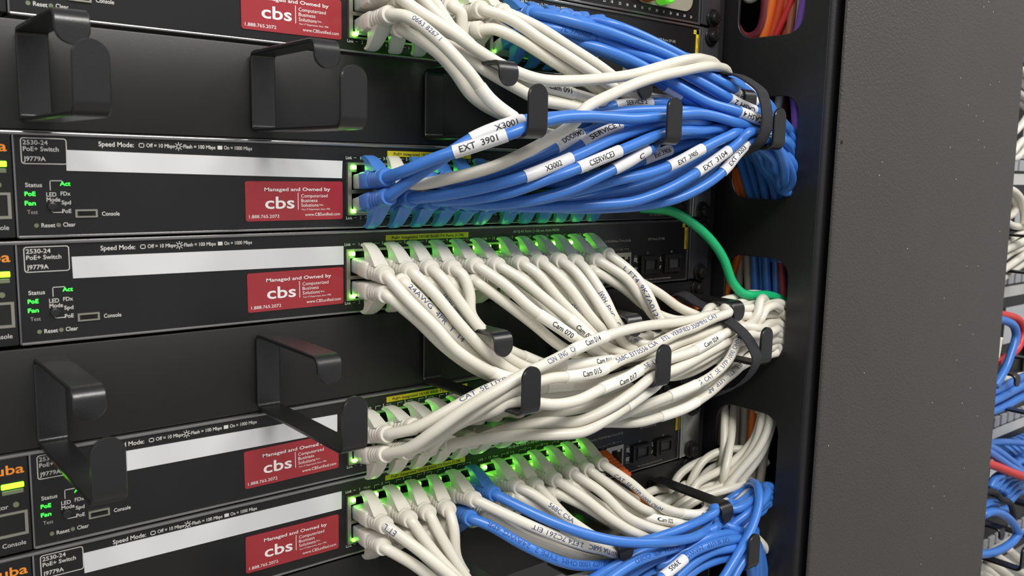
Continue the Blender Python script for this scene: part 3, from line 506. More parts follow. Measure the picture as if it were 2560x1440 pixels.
('white',('C', 4),3.0,'white patch cable, second from left in lower port row of fourth switch, tagged Cam 015','patch cables of the fourth switch','139,-330,-1353 194,-461,-1268 273,-590,-1157 376,-719,-1037 478,-764,-985 679,-785,-951 866,-795,-958 1056,-791,-955 1243,-769,-924 1428,-754,-900 1618,-728,-868 1793,-707,-840 1958,-697,-822 2120,-687,-791 2295,-674,-773 2324,-666,-767 2337,-620,-748 2472,-618,-804 2548,-636,-816 2782,-606,-833 2953,-576,-846 3116,-534,-874 3206,-546,-917 3290,-561,-1017 3346,-552,-1192 3386,-530,-1389 3415,-507,-1593 3419,-502,-1635',[('wrap', 'Cam 015', 101.0, 131.0, 0, 5, 3.1, 0.32, 0.78), ('print', '568C EIT0556 CSA    ETL  VERIFIED 350MHz CAT', 139.0, 238.0, 0, 18, 2.9, 0, 1)]),
('white',('C', 5),3.0,'white patch cable, third from left in upper port row of fourth switch','patch cables of the fourth switch','325,-330,-1227 488,-406,-1165 661,-487,-1116 829,-552,-1106 993,-599,-1101 1156,-631,-1095 1340,-628,-1094 1484,-606,-1115 1617,-605,-1074 1790,-609,-1042 1968,-610,-1008 2166,-593,-980 2390,-565,-965 2619,-534,-951 2829,-516,-948 3010,-504,-981 3133,-508,-1036 3202,-503,-1112 3255,-492,-1285 3294,-480,-1478 3321,-458,-1639',[]),
('white',('C', 6),3.0,'white patch cable, third from left in lower port row of fourth switch, tagged Cam 024','patch cables of the fourth switch','283,-330,-1359 310,-451,-1237 354,-578,-1152 414,-717,-1079 447,-744,-1052 519,-784,-1043 716,-808,-1084 874,-817,-1085 1067,-808,-1050 1261,-803,-1019 1462,-795,-967 1653,-789,-959 1839,-775,-947 2021,-753,-916 2184,-721,-894 2349,-685,-882 2387,-674,-881 2400,-631,-879 2445,-662,-880 2465,-659,-879 2482,-635,-879 2520,-691,-879 2556,-702,-889 2662,-680,-903 2830,-621,-898 3017,-565,-921 3098,-565,-950 3190,-584,-1024 3256,-583,-1122 3315,-562,-1316 3339,-534,-1519 3342,-513,-1640',[('wrap', 'Cam 017', 117.9, 149.8, 0, -18, 2.9, 0.36, 0.8), ('print', '.5E  UTP', 150.8, 165.8, 0, 5, 3.0, 0, 1), ('wrap', 'Cam 024', 200.8, 231.7, 0, -5, 2.8, 0.2, 0.72)]),
('white',('C', 7),3.0,'white patch cable, fourth from left in upper port row of fourth switch','patch cables of the fourth switch','468,-330,-1239 647,-409,-1187 820,-476,-1154 984,-543,-1142 1144,-584,-1132 1338,-576,-1126 1516,-551,-1123 1700,-554,-1099 1865,-568,-1070 2047,-567,-1043 2256,-542,-1018 2485,-513,-1002 2715,-500,-997 2898,-490,-1012 3038,-481,-1033 3129,-481,-1084 3156,-482,-1125 3178,-482,-1395 3210,-471,-1592',[]),
('white',('C', 8),3.0,'white patch cable, fourth from left in lower port row of fourth switch','patch cables of the fourth switch','417,-330,-1363 554,-451,-1325 698,-565,-1305 859,-669,-1304 998,-731,-1299 1176,-769,-1236 1351,-784,-1166 1457,-787,-1125 1631,-763,-1076 1822,-739,-1056 2009,-714,-1034 2196,-685,-1005 2356,-638,-990 2494,-633,-978 2616,-643,-990 2828,-615,-1022 2970,-583,-1034 3127,-531,-1090 3161,-536,-1130 3158,-556,-1125 3175,-582,-1311 3226,-573,-1528 3234,-563,-1600',[('wrap', '', 103.0, 129.0, 0, 0, 2.9, 0.1, 0.9)]),
('white',('C', 9),3.0,'white patch cable, fifth from left in upper port row of fourth switch','patch cables of the fourth switch','604,-330,-1244 781,-401,-1187 960,-474,-1168 1125,-529,-1163 1302,-540,-1168 1507,-521,-1168 1700,-517,-1148 1871,-530,-1118 2055,-528,-1089 2266,-502,-1062 2496,-463,-1028 2676,-443,-1006 2899,-434,-998 3070,-429,-1032 3156,-431,-1088 3179,-443,-1150 3212,-462,-1322 3250,-446,-1524 3283,-417,-1652',[]),
('white',('C', 10),3.0,'white patch cable, fifth from left in lower port row of fourth switch','patch cables of the fourth switch','565,-330,-1372 694,-451,-1300 834,-578,-1255 988,-705,-1243 1138,-775,-1183 1294,-814,-1106 1428,-828,-1040 1630,-809,-1027 1828,-776,-1008 2014,-744,-981 2191,-719,-955 2354,-678,-943 2532,-664,-930 2731,-624,-957 2938,-591,-984 3027,-565,-1000 3147,-560,-1048 3212,-555,-1133 3262,-543,-1311 3284,-532,-1509 3283,-528,-1636',[]),
('white',('C', 11),3.0,'white patch cable, sixth from left in upper port row of fourth switch','patch cables of the fourth switch','730,-330,-1246 907,-398,-1212 1077,-464,-1196 1207,-490,-1188 1413,-472,-1183 1630,-461,-1173 1761,-461,-1164 1889,-484,-1152 2078,-482,-1121 2305,-444,-1090 2452,-423,-1098 2523,-432,-1070 2613,-462,-1061 2781,-455,-1044 2975,-407,-1051 3114,-393,-1085 3163,-394,-1134 3208,-406,-1288 3211,-415,-1468 3218,-409,-1622',[]),
('white',('C', 12),3.0,'white patch cable, sixth from left in lower port row of fourth switch','patch cables of the fourth switch','713,-330,-1377 833,-440,-1295 948,-531,-1237 1098,-624,-1204 1258,-687,-1170 1420,-718,-1124 1497,-711,-1116 1626,-685,-1084 1811,-668,-1113 2002,-648,-1115 2198,-624,-1088 2405,-591,-1042 2585,-579,-1005 2778,-564,-991 2948,-542,-1005 3027,-546,-1021 3092,-565,-1056 3110,-565,-1071 3136,-617,-1108 3153,-618,-1125 3217,-545,-1346 3252,-493,-1560 3266,-475,-1647',[]),
('white',('C', 13),3.0,'white patch cable, seventh from left in upper port row of fourth switch','patch cables of the fourth switch','890,-330,-1254 1054,-405,-1236 1228,-470,-1238 1406,-508,-1224 1613,-492,-1217 1797,-450,-1211 1963,-446,-1181 2162,-443,-1157 2370,-437,-1144 2483,-423,-1136 2627,-418,-1095 2798,-430,-1088 2923,-446,-1089 3018,-449,-1072 3096,-438,-1098 3116,-437,-1125 3132,-428,-1125 3203,-387,-1485 3249,-371,-1655',[]),
('white',('C', 14),3.0,'white patch cable, seventh from left in lower port row of fourth switch','patch cables of the fourth switch','864,-330,-1388 1016,-448,-1374 1182,-555,-1340 1359,-640,-1295 1535,-693,-1246 1718,-730,-1206 1900,-754,-1168 2068,-762,-1123 2217,-755,-1055 2314,-739,-974 2340,-739,-936 2428,-729,-920 2683,-683,-948 2900,-639,-944 3019,-565,-964 3108,-565,-1004 3155,-604,-1052 3212,-610,-1149 3254,-597,-1337 3293,-583,-1537 3315,-571,-1619',[('wrap', '', 96.9, 118.9, 0, 0, 2.9, 0.1, 0.9), ('print', '24AWG ENG  CAT  .5E  UTP 1000 OHM', 97.9, 167.8, 0, 5, 2.9, 0, 1)]),
('white',('C', 15),3.0,'white patch cable, eighth from left in upper port row of fourth switch','patch cables of the fourth switch','1026,-330,-1257 1186,-397,-1248 1326,-441,-1233 1449,-456,-1246 1647,-438,-1240 1696,-419,-1209 1843,-377,-1200 2030,-394,-1191 2236,-387,-1166 2445,-376,-1136 2578,-361,-1115 2769,-368,-1086 2897,-373,-1068 3051,-350,-1067 3126,-351,-1085 3159,-352,-1125 3213,-352,-1380 3270,-331,-1618 3288,-324,-1667',[]),
('white',('C', 16),3.0,'white patch cable, eighth from left in lower port row of fourth switch','patch cables of the fourth switch','1014,-330,-1392 1186,-436,-1370 1364,-538,-1357 1546,-632,-1364 1724,-679,-1342 1906,-704,-1313 2090,-704,-1266 2275,-687,-1208 2465,-656,-1158 2653,-604,-1109 2837,-578,-1093 2941,-583,-1080 3012,-565,-1077 3090,-565,-1125 3096,-565,-1125 3116,-578,-1125 3176,-567,-1617',[('wrap', '', 77.9, 107.9, 0, 0, 2.9, 0.1, 0.9), ('print', 'UTP   ETL   UTP  AP', 108.9, 170.8, 1, 10, 2.6, 0, 1)]),
('white',('C', 17),3.0,'white patch cable, ninth from left in upper port row of fourth switch','patch cables of the fourth switch','1166,-330,-1260 1326,-390,-1252 1472,-414,-1220 1609,-404,-1214 1652,-397,-1220 1715,-415,-1250 1936,-362,-1243 2100,-340,-1208 2302,-333,-1185 2504,-330,-1168 2690,-343,-1148 2858,-362,-1126 2965,-396,-1115 3035,-404,-1121 3055,-406,-1125 3098,-387,-1125 3125,-371,-1125 3186,-327,-1603',[]),
('white',('C', 18),3.0,'white patch cable, ninth from left in lower port row of fourth switch','patch cables of the fourth switch','1155,-330,-1392 1341,-414,-1379 1530,-485,-1365 1727,-540,-1344 1919,-578,-1317 2115,-608,-1279 2305,-611,-1220 2449,-600,-1156 2611,-579,-1058 2789,-558,-1044 2954,-525,-1060 3061,-520,-1069 3139,-558,-1092 3161,-578,-1142 3159,-576,-1125 3182,-538,-1402 3223,-518,-1636',[]),
('white',('C', 19),3.0,'white patch cable, tenth from left in upper port row of fourth switch','patch cables of the fourth switch','1295,-330,-1261 1360,-344,-1266 1422,-381,-1274 1548,-391,-1272 1803,-339,-1252 2058,-295,-1244 2275,-282,-1215 2476,-276,-1190 2659,-286,-1168 2836,-299,-1148 2960,-333,-1123 3041,-344,-1124 3073,-340,-1125 3097,-335,-1125 3130,-333,-1125 3220,-320,-1649',[]),
('white',('C', 20),3.0,'white patch cable, tenth from left in lower port row of fourth switch','patch cables of the fourth switch','1301,-330,-1398 1478,-407,-1390 1669,-467,-1396 1871,-514,-1390 2077,-552,-1356 2269,-566,-1312 2464,-567,-1236 2649,-559,-1177 2821,-554,-1149 2938,-567,-1135 2993,-587,-1125 2998,-588,-1125 3005,-565,-1125 3037,-562,-1125 3107,-511,-1125',[]),
('white',('C', 21),3.0,'white patch cable, eleventh from left in upper port row of fourth switch','patch cables of the fourth switch','1428,-330,-1264 1562,-358,-1235 1766,-301,-1283 1934,-263,-1279 2162,-235,-1258 2371,-228,-1235 2564,-229,-1214 2734,-258,-1208 2851,-261,-1202 2946,-272,-1168 2996,-283,-1125 3115,-280,-1121 3151,-288,-1125 3207,-294,-1318 3241,-283,-1518 3259,-277,-1641',[]),
('white',('C', 22),3.0,'white patch cable, eleventh from left in lower port row of fourth switch','patch cables of the fourth switch','1452,-330,-1406 1626,-395,-1392 1829,-431,-1372 2028,-461,-1344 2231,-487,-1298 2432,-501,-1229 2619,-497,-1166 2794,-496,-1138 2926,-507,-1118 3002,-514,-1120 3024,-518,-1125 3054,-522,-1125 3109,-521,-1125 3170,-509,-1605',[]),
('white',('C', 23),3.0,'white patch cable, twelfth from left in upper port row of fourth switch','patch cables of the fourth switch','1559,-330,-1272 1674,-271,-1288 1849,-231,-1289 1982,-201,-1296 2232,-178,-1274 2448,-172,-1253 2634,-182,-1235 2725,-200,-1208 2764,-226,-1175 2893,-247,-1139 3065,-225,-1125 3158,-230,-1125 3236,-246,-1295 3273,-238,-1493 3290,-229,-1662',[]),
('white',('C', 24),3.0,'white patch cable, twelfth from left in lower port row of fourth switch','patch cables of the fourth switch','1591,-330,-1414 1790,-353,-1397 1989,-376,-1378 2185,-394,-1345 2380,-410,-1303 2570,-427,-1256 2748,-447,-1211 2899,-452,-1158 3004,-458,-1125 3051,-466,-1125 3065,-473,-1125 3103,-476,-1125 3170,-442,-1611',[]),
('blue',('A', 1),3.0,'blue patch cable, first from left in upper port row of second switch, tagged EXT 3901','patch cables of the second switch','13,-330,56 36,-450,87 124,-583,151 263,-716,216 397,-818,276 464,-831,303 652,-826,353 846,-818,374 1048,-795,380 1234,-790,383 1428,-795,403 1611,-798,426 1808,-775,441 1968,-772,431 2112,-782,410 2273,-769,394 2435,-733,380 2544,-730,355 2596,-770,336 2821,-704,274 3000,-575,174 3078,-565,134 3164,-579,64 3208,-587,-33 3234,-572,-210 3257,-557,-400 3256,-546,-516',[('tag', 'EXT  3901', 39.0, 64.9, 0, 10, 3.2, 0.12, 0.84)]),
('blue',('A', 2),3.0,'blue patch cable, first from left in lower port row of second switch, tagged X3001','patch cables of the second switch','24,-330,-37 75,-431,41 180,-548,148 305,-637,251 467,-701,322 601,-718,351 774,-710,371 956,-704,393 1133,-705,409 1309,-705,428 1491,-708,443 1682,-702,454 1862,-698,456 2012,-712,447 2185,-705,438 2383,-685,427 2636,-643,404 2832,-605,312 3023,-565,236 3090,-565,202 3166,-595,137 3237,-599,16 3286,-588,-173 3312,-569,-378 3316,-544,-552',[('tag', 'X3001', 50.0, 78.0, 0, 5, 3.0, 0.42, 0.84)]),
('white',('A', 3),3.0,'white patch cable, second from left in upper port row of second switch','patch cables of the second switch','109,-330,33 163,-372,23 318,-486,64 479,-591,122 638,-676,208 796,-741,306 855,-759,354 903,-773,416 1086,-794,504 1267,-790,571 1452,-778,622 1644,-744,662 1837,-699,701 2030,-651,733 2218,-572,750 2372,-510,750 2499,-442,714 2605,-407,642 2750,-408,564 2911,-404,453 3075,-394,355 3222,-393,274 3323,-389,186 3414,-368,24 3470,-343,-168 3500,-323,-368 3514,-308,-534',[]),
('blue',('A', 4),3.0,'blue patch cable, second from left in lower port row of second switch, tagged X3002','patch cables of the second switch','156,-330,-48 297,-434,-25 466,-540,17 639,-626,71 783,-671,127 962,-703,196 1131,-724,264 1310,-736,324 1492,-748,369 1675,-750,394 1855,-727,401 2080,-657,384 2258,-640,376 2366,-687,372 2483,-665,362 2547,-660,333 2632,-690,264 2817,-668,170 2987,-594,139 3024,-565,127 3084,-565,98 3145,-608,32 3162,-636,-58 3162,-642,-43 3181,-627,-524',[('tag', 'X3002', 58.1, 86.1, 0, 0, 3.0, 0.38, 0.72)]),
('blue',('A', 5),3.0,'blue patch cable, third from left in upper port row of second switch, tagged DOORMG','patch cables of the second switch','246,-330,44 348,-386,25 520,-475,81 688,-552,147 848,-612,218 952,-620,268 1134,-616,324 1329,-612,366 1464,-619,394 1597,-620,415 1657,-636,431 1864,-624,435 2060,-606,424 2266,-578,422 2362,-537,414 2494,-526,403 2601,-572,351 2743,-567,277 2908,-528,195 3114,-506,130 3202,-504,58 3262,-498,-75 3302,-479,-265 3326,-466,-469 3333,-470,-556',[('tag', 'DOORMG', 71.0, 90.1, 0, 22, 3.0, 0.2, 0.95)]),
('blue',('A', 6),3.0,'blue patch cable, third from left in lower port row of second switch, tagged CSERVICE3','patch cables of the second switch','288,-330,-62 436,-444,-48 598,-556,-11 766,-650,57 859,-708,97 1033,-754,166 1209,-781,230 1384,-794,290 1522,-791,323 1698,-758,340 1877,-733,347 2047,-729,368 2236,-697,368 2287,-709,351 2326,-741,312 2394,-738,313 2434,-713,329 2479,-701,328 2562,-706,321 2628,-704,337 2684,-688,336 2818,-644,262 2911,-600,148 2960,-551,66 3045,-514,8 3086,-511,-15 3110,-514,-15 3140,-517,-15 3175,-515,-526',[('tag', 'CSERVICE3', 77.0, 104.0, 0, 0, 3.2, 0.2, 0.78)]),
('blue',('A', 7),3.0,'blue patch cable, fourth from left in upper port row of second switch, tagged SERVICE 1','patch cables of the second switch','386,-330,49 487,-386,24 658,-475,69 824,-556,148 984,-639,224 1072,-674,283 1236,-679,345 1402,-680,383 1591,-669,389 1760,-618,385 1952,-586,389 2151,-565,381 2282,-560,381 2422,-591,399 2583,-567,408 2690,-573,372 2871,-524,269 2987,-497,184 3108,-487,68 3163,-489,-14 3186,-488,-180 3210,-487,-364 3228,-494,-518',[('tag', 'SERVICE 1', 75.1, 102.1, 0, 16, 3.0, 0.15, 0.9)]),
('blue',('A', 8),3.0,'blue patch cable, fourth from left in lower port row of second switch, tagged C','patch cables of the second switch','413,-330,-74 579,-441,-79 748,-547,-52 922,-641,2 1088,-710,80 1250,-756,157 1397,-768,229 1441,-762,235 1491,-745,288 1697,-701,312 1885,-674,336 2035,-682,336 2106,-702,323 2224,-711,318 2275,-718,305 2358,-692,318 2410,-695,306 2490,-745,300 2620,-749,268 2804,-721,158 2942,-658,68 2990,-605,22 3006,-565,4 3030,-565,-15 3033,-565,-15 3072,-565,-15 3118,-586,-15 3167,-600,-37',[('tag', 'C', 89.1, 114.1, 0, -25, 2.8, 0.62, 0.76)]),
('blue',('A', 9),3.0,'blue patch cable, fifth from left in upper port row of second switch, tagged SERVICE 2','patch cables of the second switch','514,-330,54 612,-384,40 755,-429,90 927,-468,190 1092,-502,320 1178,-544,394 1240,-558,433 1284,-606,458 1450,-616,481 1644,-623,497 1841,-606,496 2030,-601,486 2240,-574,475 2328,-566,471 2434,-569,454 2590,-538,456 2695,-538,417 2829,-552,344 3018,-521,254 3154,-506,186 3248,-504,84 3320,-489,-86 3362,-468,-281 3388,-449,-484 3392,-446,-526',[('tag', 'SERVICE 2', 95.9, 122.9, 0, 18, 2.8, 0.2, 0.8)]),
('blue',('A', 10),3.0,'blue patch cable, fifth from left in lower port row of second switch, tagged EXT 3905','patch cables of the second switch','542,-330,-83 718,-429,-74 895,-520,-40 1076,-603,9 1266,-679,61 1448,-730,98 1628,-763,157 1798,-778,228 1950,-780,284 2084,-788,331 2151,-774,352 2314,-745,353 2369,-735,352 2449,-771,338 2480,-777,339 2534,-771,325 2596,-731,311 2700,-702,282 2898,-688,173 2957,-643,123 3002,-565,82 3078,-565,15 3106,-565,-15 3120,-589,-15 3145,-577,-15 3226,-533,-562',[('tag', 'EXT  3905', 115.0, 143.0, 0, -8, 2.8, 0.18, 0.74)]),
('blue',('A', 11),3.0,'blue patch cable, sixth from left in upper port row of second switch','patch cables of the second switch','638,-330,57 742,-370,47 911,-430,100 1104,-442,167 1302,-448,240 1426,-446,301 1633,-440,337 1844,-435,375 2058,-423,389 2204,-437,385 2386,-448,383 2620,-397,394 2686,-400,430 2854,-359,390 2998,-368,289 3103,-375,177 3203,-370,80 3262,-365,-71 3292,-360,-255 3309,-368,-456 3307,-380,-540',[]),
('blue',('A', 12),3.0,'blue patch cable, sixth from left in lower port row of second switch, tagged EXT 3104','patch cables of the second switch','668,-330,-89 852,-415,-96 1034,-494,-91 1218,-566,-80 1412,-641,-62 1598,-700,-3 1775,-741,78 1926,-758,153 2066,-779,234 2174,-791,302 2206,-816,345 2313,-798,360 2379,-773,358 2441,-715,363 2513,-691,376 2597,-670,358 2756,-643,248 2845,-599,151 2993,-536,94 3101,-527,47 3152,-550,8 3165,-569,-59 3161,-580,-102 3175,-577,-431 3190,-570,-530',[('tag', 'EXT  3104', 127.9, 155.9, 0, -4, 3.0, 0.12, 0.85)]),
('blue',('A', 13),3.0,'blue patch cable, seventh from left in upper port row of second switch','patch cables of the second switch','811,-330,63 933,-393,57 1082,-419,96 1294,-414,141 1502,-413,198 1711,-409,257 1923,-399,310 2147,-386,342 2345,-384,374 2525,-369,406 2578,-360,405 2641,-333,422 2730,-327,403 2840,-355,333 2898,-384,242 3027,-357,148 3122,-360,84 3184,-368,-14 3223,-370,-179 3250,-353,-366 3296,-323,-526',[]),
('blue',('A', 14),3.0,'blue patch cable, seventh from left in lower port row of second switch, tagged EXT 3203','patch cables of the second switch','829,-330,-95 1000,-418,-101 1184,-482,-104 1372,-534,-101 1568,-600,-86 1762,-669,-46 1942,-727,34 2084,-753,123 2195,-769,232 2272,-788,295 2372,-813,316 2487,-815,300 2672,-766,176 2836,-672,75 3004,-565,41 3124,-534,12 3160,-532,-32 3198,-540,-271 3206,-541,-451 3204,-543,-482',[('tag', 'EXT  3203', 136.2, 161.2, 0, -8, 2.8, 0.2, 0.84)]),
('blue',('A', 15),3.0,'blue patch cable, eighth from left in upper port row of second switch, tagged Ext 3906','patch cables of the second switch','934,-330,64 1064,-391,37 1223,-473,66 1423,-520,116 1636,-556,187 1828,-570,244 2014,-577,294 2187,-574,322 2352,-536,348 2446,-543,366 2489,-563,361 2530,-606,315 2635,-636,250 2704,-631,218 2812,-559,165 2995,-526,121 3124,-535,74 3211,-548,-2 3272,-539,-175 3308,-520,-360 3333,-509,-511',[('tag', 'Ext 3906', 72.0, 94.0, 0, 0, 3.0, 0.3, 0.9)]),
('blue',('A', 16),3.0,'blue patch cable, eighth from left in lower port row of second switch','patch cables of the second switch','959,-330,-90 1133,-418,-65 1311,-495,-29 1506,-550,11 1696,-586,62 1880,-619,129 2046,-636,200 2203,-650,292 2294,-643,326 2379,-636,358 2502,-657,298 2590,-715,232 2653,-712,195 2732,-671,147 2902,-622,104 3024,-565,93 3102,-565,52 3112,-580,31 3110,-565,14 3118,-638,-2 3135,-640,-15 3202,-612,-263 3231,-599,-505',[]),
('blue',('A', 17),3.0,'blue patch cable, ninth from left in upper port row of second switch','patch cables of the second switch','1064,-330,66 1214,-407,40 1374,-473,56 1584,-486,92 1806,-487,152 2014,-485,213 2215,-483,282 2417,-475,341 2592,-446,381 2643,-464,360 2717,-476,296 2887,-425,197 3027,-427,112 3142,-419,18 3193,-426,-139 3224,-416,-322 3254,-395,-517',[]),
('blue',('A', 18),3.0,'blue patch cable, ninth from left in lower port row of second switch','patch cables of the second switch','1087,-330,-92 1256,-418,-77 1439,-486,-45 1640,-530,-2 1835,-568,56 2014,-590,127 2182,-606,229 2341,-587,313 2439,-596,349 2490,-616,374 2556,-610,359 2683,-608,273 2879,-576,195 3065,-534,129 3157,-519,60 3202,-517,-40 3238,-515,-218 3267,-505,-413 3283,-497,-538',[]),
('blue',('A', 19),3.0,'blue patch cable, tenth from left in upper port row of second switch','patch cables of the second switch','1185,-330,69 1334,-397,42 1436,-430,46 1638,-431,72 1848,-430,117 2051,-433,187 2242,-430,264 2361,-422,313 2536,-364,348 2702,-296,376 2875,-244,401 2951,-240,385 3054,-253,304 3148,-275,200 3231,-293,104 3296,-292,-38 3349,-281,-216 3384,-278,-405 3397,-279,-521',[]),
('blue',('A', 20),3.0,'blue patch cable, tenth from left in lower port row of second switch','patch cables of the second switch','1217,-330,-93 1387,-414,-89 1579,-470,-64 1777,-516,-19 1968,-555,46 2136,-573,125 2293,-587,229 2353,-580,263 2389,-548,294 2434,-520,303 2499,-534,295 2568,-538,327 2596,-531,361 2660,-522,366 2794,-512,272 2935,-471,188 3078,-457,135 3170,-462,47 3220,-466,-76 3250,-462,-259 3269,-452,-458 3286,-439,-542',[]),
('blue',('A', 21),3.0,'blue patch cable, eleventh from left in upper port row of second switch','patch cables of the second switch','1321,-330,70 1438,-375,35 1647,-378,43 1849,-381,77 2042,-385,128 2231,-386,208 2376,-371,296 2657,-264,383 2715,-249,398 2825,-229,381 2968,-253,303 3066,-279,200 3152,-312,117 3223,-314,-8 3275,-303,-177 3306,-285,-363 3332,-267,-517',[]),
('blue',('A', 22),3.0,'blue patch cable, eleventh from left in lower port row of second switch','patch cables of the second switch','1344,-330,-97 1478,-390,-101 1675,-435,-85 1869,-477,-44 2059,-517,23 2230,-536,131 2355,-545,222 2412,-561,246 2443,-564,297 2498,-514,339 2560,-496,355 2589,-491,343 2686,-526,283 2752,-534,226 2874,-486,153 3007,-478,87 3092,-465,17 3120,-459,-15 3140,-458,-15 3216,-440,-514',[]),
('blue',('A', 23),3.0,'blue patch cable, twelfth from left in upper port row of second switch','patch cables of the second switch','1435,-330,71 1651,-317,33 1852,-324,47 2044,-332,97 2228,-337,172 2370,-338,228 2415,-333,235 2462,-320,286 2583,-290,306 2860,-189,392 2964,-194,417 3040,-210,385 3146,-229,272 3240,-250,172 3310,-252,41 3360,-234,-134 3391,-221,-326 3410,-220,-524',[]),
('blue',('A', 24),3.0,'blue patch cable, twelfth from left in lower port row of second switch','patch cables of the second switch','1476,-330,-98 1670,-372,-104 1863,-412,-74 2053,-448,-19 2238,-475,74 2405,-477,204 2474,-467,229 2579,-442,308 2694,-411,344 2760,-416,370 2835,-406,365 2916,-398,306 3006,-395,205 3118,-410,113 3198,-415,24 3252,-415,-134 3281,-412,-314 3302,-416,-490',[]),
('white',('T', 1),3.0,'white patch cable, first from left in upper port row of topmost switch','patch cables of the topmost switch','28,-330,942 111,-402,857 263,-488,758 412,-535,669 561,-560,606 733,-616,558 924,-670,563 1114,-706,588 1304,-725,623 1492,-731,675 1689,-721,728 1882,-669,763 2066,-592,779 2259,-500,787 2470,-407,754 2590,-379,712 2761,-375,615 2926,-375,505 3085,-373,411 3235,-375,332 3363,-367,226 3454,-344,63 3512,-315,-129 3547,-294,-329 3568,-281,-532',[]),
('white',('T', 2),3.0,'white patch cable, first from left in lower port row of topmost switch','patch cables of the topmost switch','28,-330,824 74,-417,806 176,-524,701 298,-601,558 403,-631,438 532,-649,360 685,-626,315 852,-583,288 1040,-555,299 1118,-553,306 1271,-518,348 1464,-502,389 1666,-490,423 1875,-467,436 2088,-449,442 2291,-427,444 2332,-426,446 2403,-480,437 2554,-467,427 2660,-471,432 2757,-452,393 2899,-468,297 3046,-480,208 3179,-471,118 3251,-459,2 3306,-442,-175 3340,-424,-370 3347,-419,-538',[('print', '0663 8267 1', 13.0, 29.0, 0, 25, 2.5, 0, 1), ('wrap', '', 57.0, 80.9, 0, 0, 2.9, 0.1, 0.9)]),
('white',('T', 3),3.0,'white patch cable, second from left in upper port row of topmost switch, tagged Cam 091','patch cables of the topmost switch','173,-330,956 239,-372,866 375,-442,744 508,-485,635 639,-518,560 836,-569,525 1025,-593,500 1196,-584,480 1278,-557,489 1396,-556,468 1582,-547,465 1772,-539,471 1833,-553,472 2030,-544,480 2250,-516,475 2298,-497,470 2352,-467,488 2544,-466,483 2689,-444,472 2806,-445,423 2958,-450,321 3110,-446,225 3237,-452,127 3307,-447,6 3364,-428,-180 3397,-407,-378 3408,-394,-546',[('wrap', 'Cam 091', 79.0, 101.0, 0, 25, 2.9, 0.2, 0.85)]),
('white',('T', 4),3.0,'white patch cable, second from left in lower port row of topmost switch','patch cables of the topmost switch','90,-330,765 253,-391,667 341,-412,586 452,-423,466 592,-444,395 776,-457,354 962,-450,330 1158,-437,337 1362,-420,372 1576,-397,406 1799,-366,432 2031,-333,453 2233,-324,463 2376,-331,451 2430,-322,455 2495,-305,478 2707,-298,463 2869,-310,372 2951,-340,288 3037,-329,232 3180,-339,173 3259,-347,92 3316,-344,-61 3341,-332,-245 3351,-322,-452 3354,-318,-538',[]),
('white',('T', 5),3.0,'white patch cable, third from left in upper port row of topmost switch','patch cables of the topmost switch','262,-330,936 354,-363,805 454,-393,687 602,-429,575 778,-462,508 964,-478,492 1161,-478,479 1364,-463,466 1574,-443,462 1790,-416,465 2003,-393,471 2209,-378,483 2403,-342,497 2536,-354,460 2640,-371,430 2759,-382,352 2863,-422,296 3083,-397,258 3198,-369,227 3294,-363,138 3372,-345,-26 3421,-323,-220 3450,-311,-428 3459,-313,-560',[]),
('white',('T', 6),3.0,'white patch cable, third from left in lower port row of topmost switch','patch cables of the topmost switch','240,-330,738 338,-416,691 475,-514,585 611,-566,514 753,-594,460 928,-610,440 1106,-614,418 1253,-606,405 1380,-569,413 1566,-555,410 1761,-541,418 1965,-518,433 2168,-498,437 2328,-464,438 2388,-423,445 2587,-420,441 2655,-428,412 2718,-462,355 2830,-472,286 2977,-441,223 3113,-429,173 3214,-420,90 3282,-408,-32 3333,-389,-221 3360,-374,-431 3361,-369,-565',[]),
('white',('T', 7),3.0,'white patch cable, fourth from left in upper port row of topmost switch','patch cables of the topmost switch','387,-330,909 426,-350,879 453,-333,754 494,-338,691 614,-370,607 791,-406,546 978,-421,513 1173,-419,496 1381,-408,490 1596,-384,481 1815,-351,488 2045,-301,500 2239,-273,490 2440,-268,459 2515,-285,430 2587,-311,411 2641,-353,371 2768,-340,319 2976,-309,298 3135,-314,254 3258,-310,175 3345,-299,43 3399,-279,-132 3432,-264,-330 3454,-258,-539',[]),
('white',('T', 8),3.0,'white patch cable, fourth from left in lower port row of topmost switch','patch cables of the topmost switch','578,-330,815 620,-376,817 753,-436,766 933,-496,674 1105,-524,605 1267,-514,539 1446,-504,499 1634,-489,489 1848,-465,489 2062,-442,494 2271,-429,495 2452,-401,496 2582,-394,494 2633,-386,485 2686,-357,468 2802,-334,464 2906,-339,422 3041,-356,321 3140,-385,212 3248,-398,121 3334,-390,-27 3382,-367,-210 3403,-344,-410 3408,-336,-536',[]),
('white',('T', 9),3.0,'white patch cable, fifth from left in upper port row of topmost switch','patch cables of the topmost switch','578,-330,917 689,-412,874 839,-498,774 1004,-564,683 1162,-589,611 1314,-582,556 1455,-572,522 1643,-565,516 1804,-535,521 2018,-499,511 2216,-487,512 2303,-483,512 2362,-516,484 2507,-513,454 2591,-505,408 2685,-492,393 2861,-505,326 3060,-484,276 3192,-476,222 3296,-468,125 3381,-443,-46 3430,-421,-241 3458,-410,-456 3458,-418,-547',[]),
('white',('T', 10),3.0,'white patch cable, fifth from left in lower port row of topmost switch','patch cables of the topmost switch','655,-330,848 844,-370,764 1028,-395,682 1214,-405,610 1408,-403,550 1619,-388,535 1842,-367,536 2083,-334,530 2312,-292,533 2516,-274,522 2718,-242,480 2879,-281,417 3038,-300,341 3186,-323,292 3309,-331,200 3402,-314,52 3458,-289,-132 3492,-268,-328 3513,-249,-528',[]),
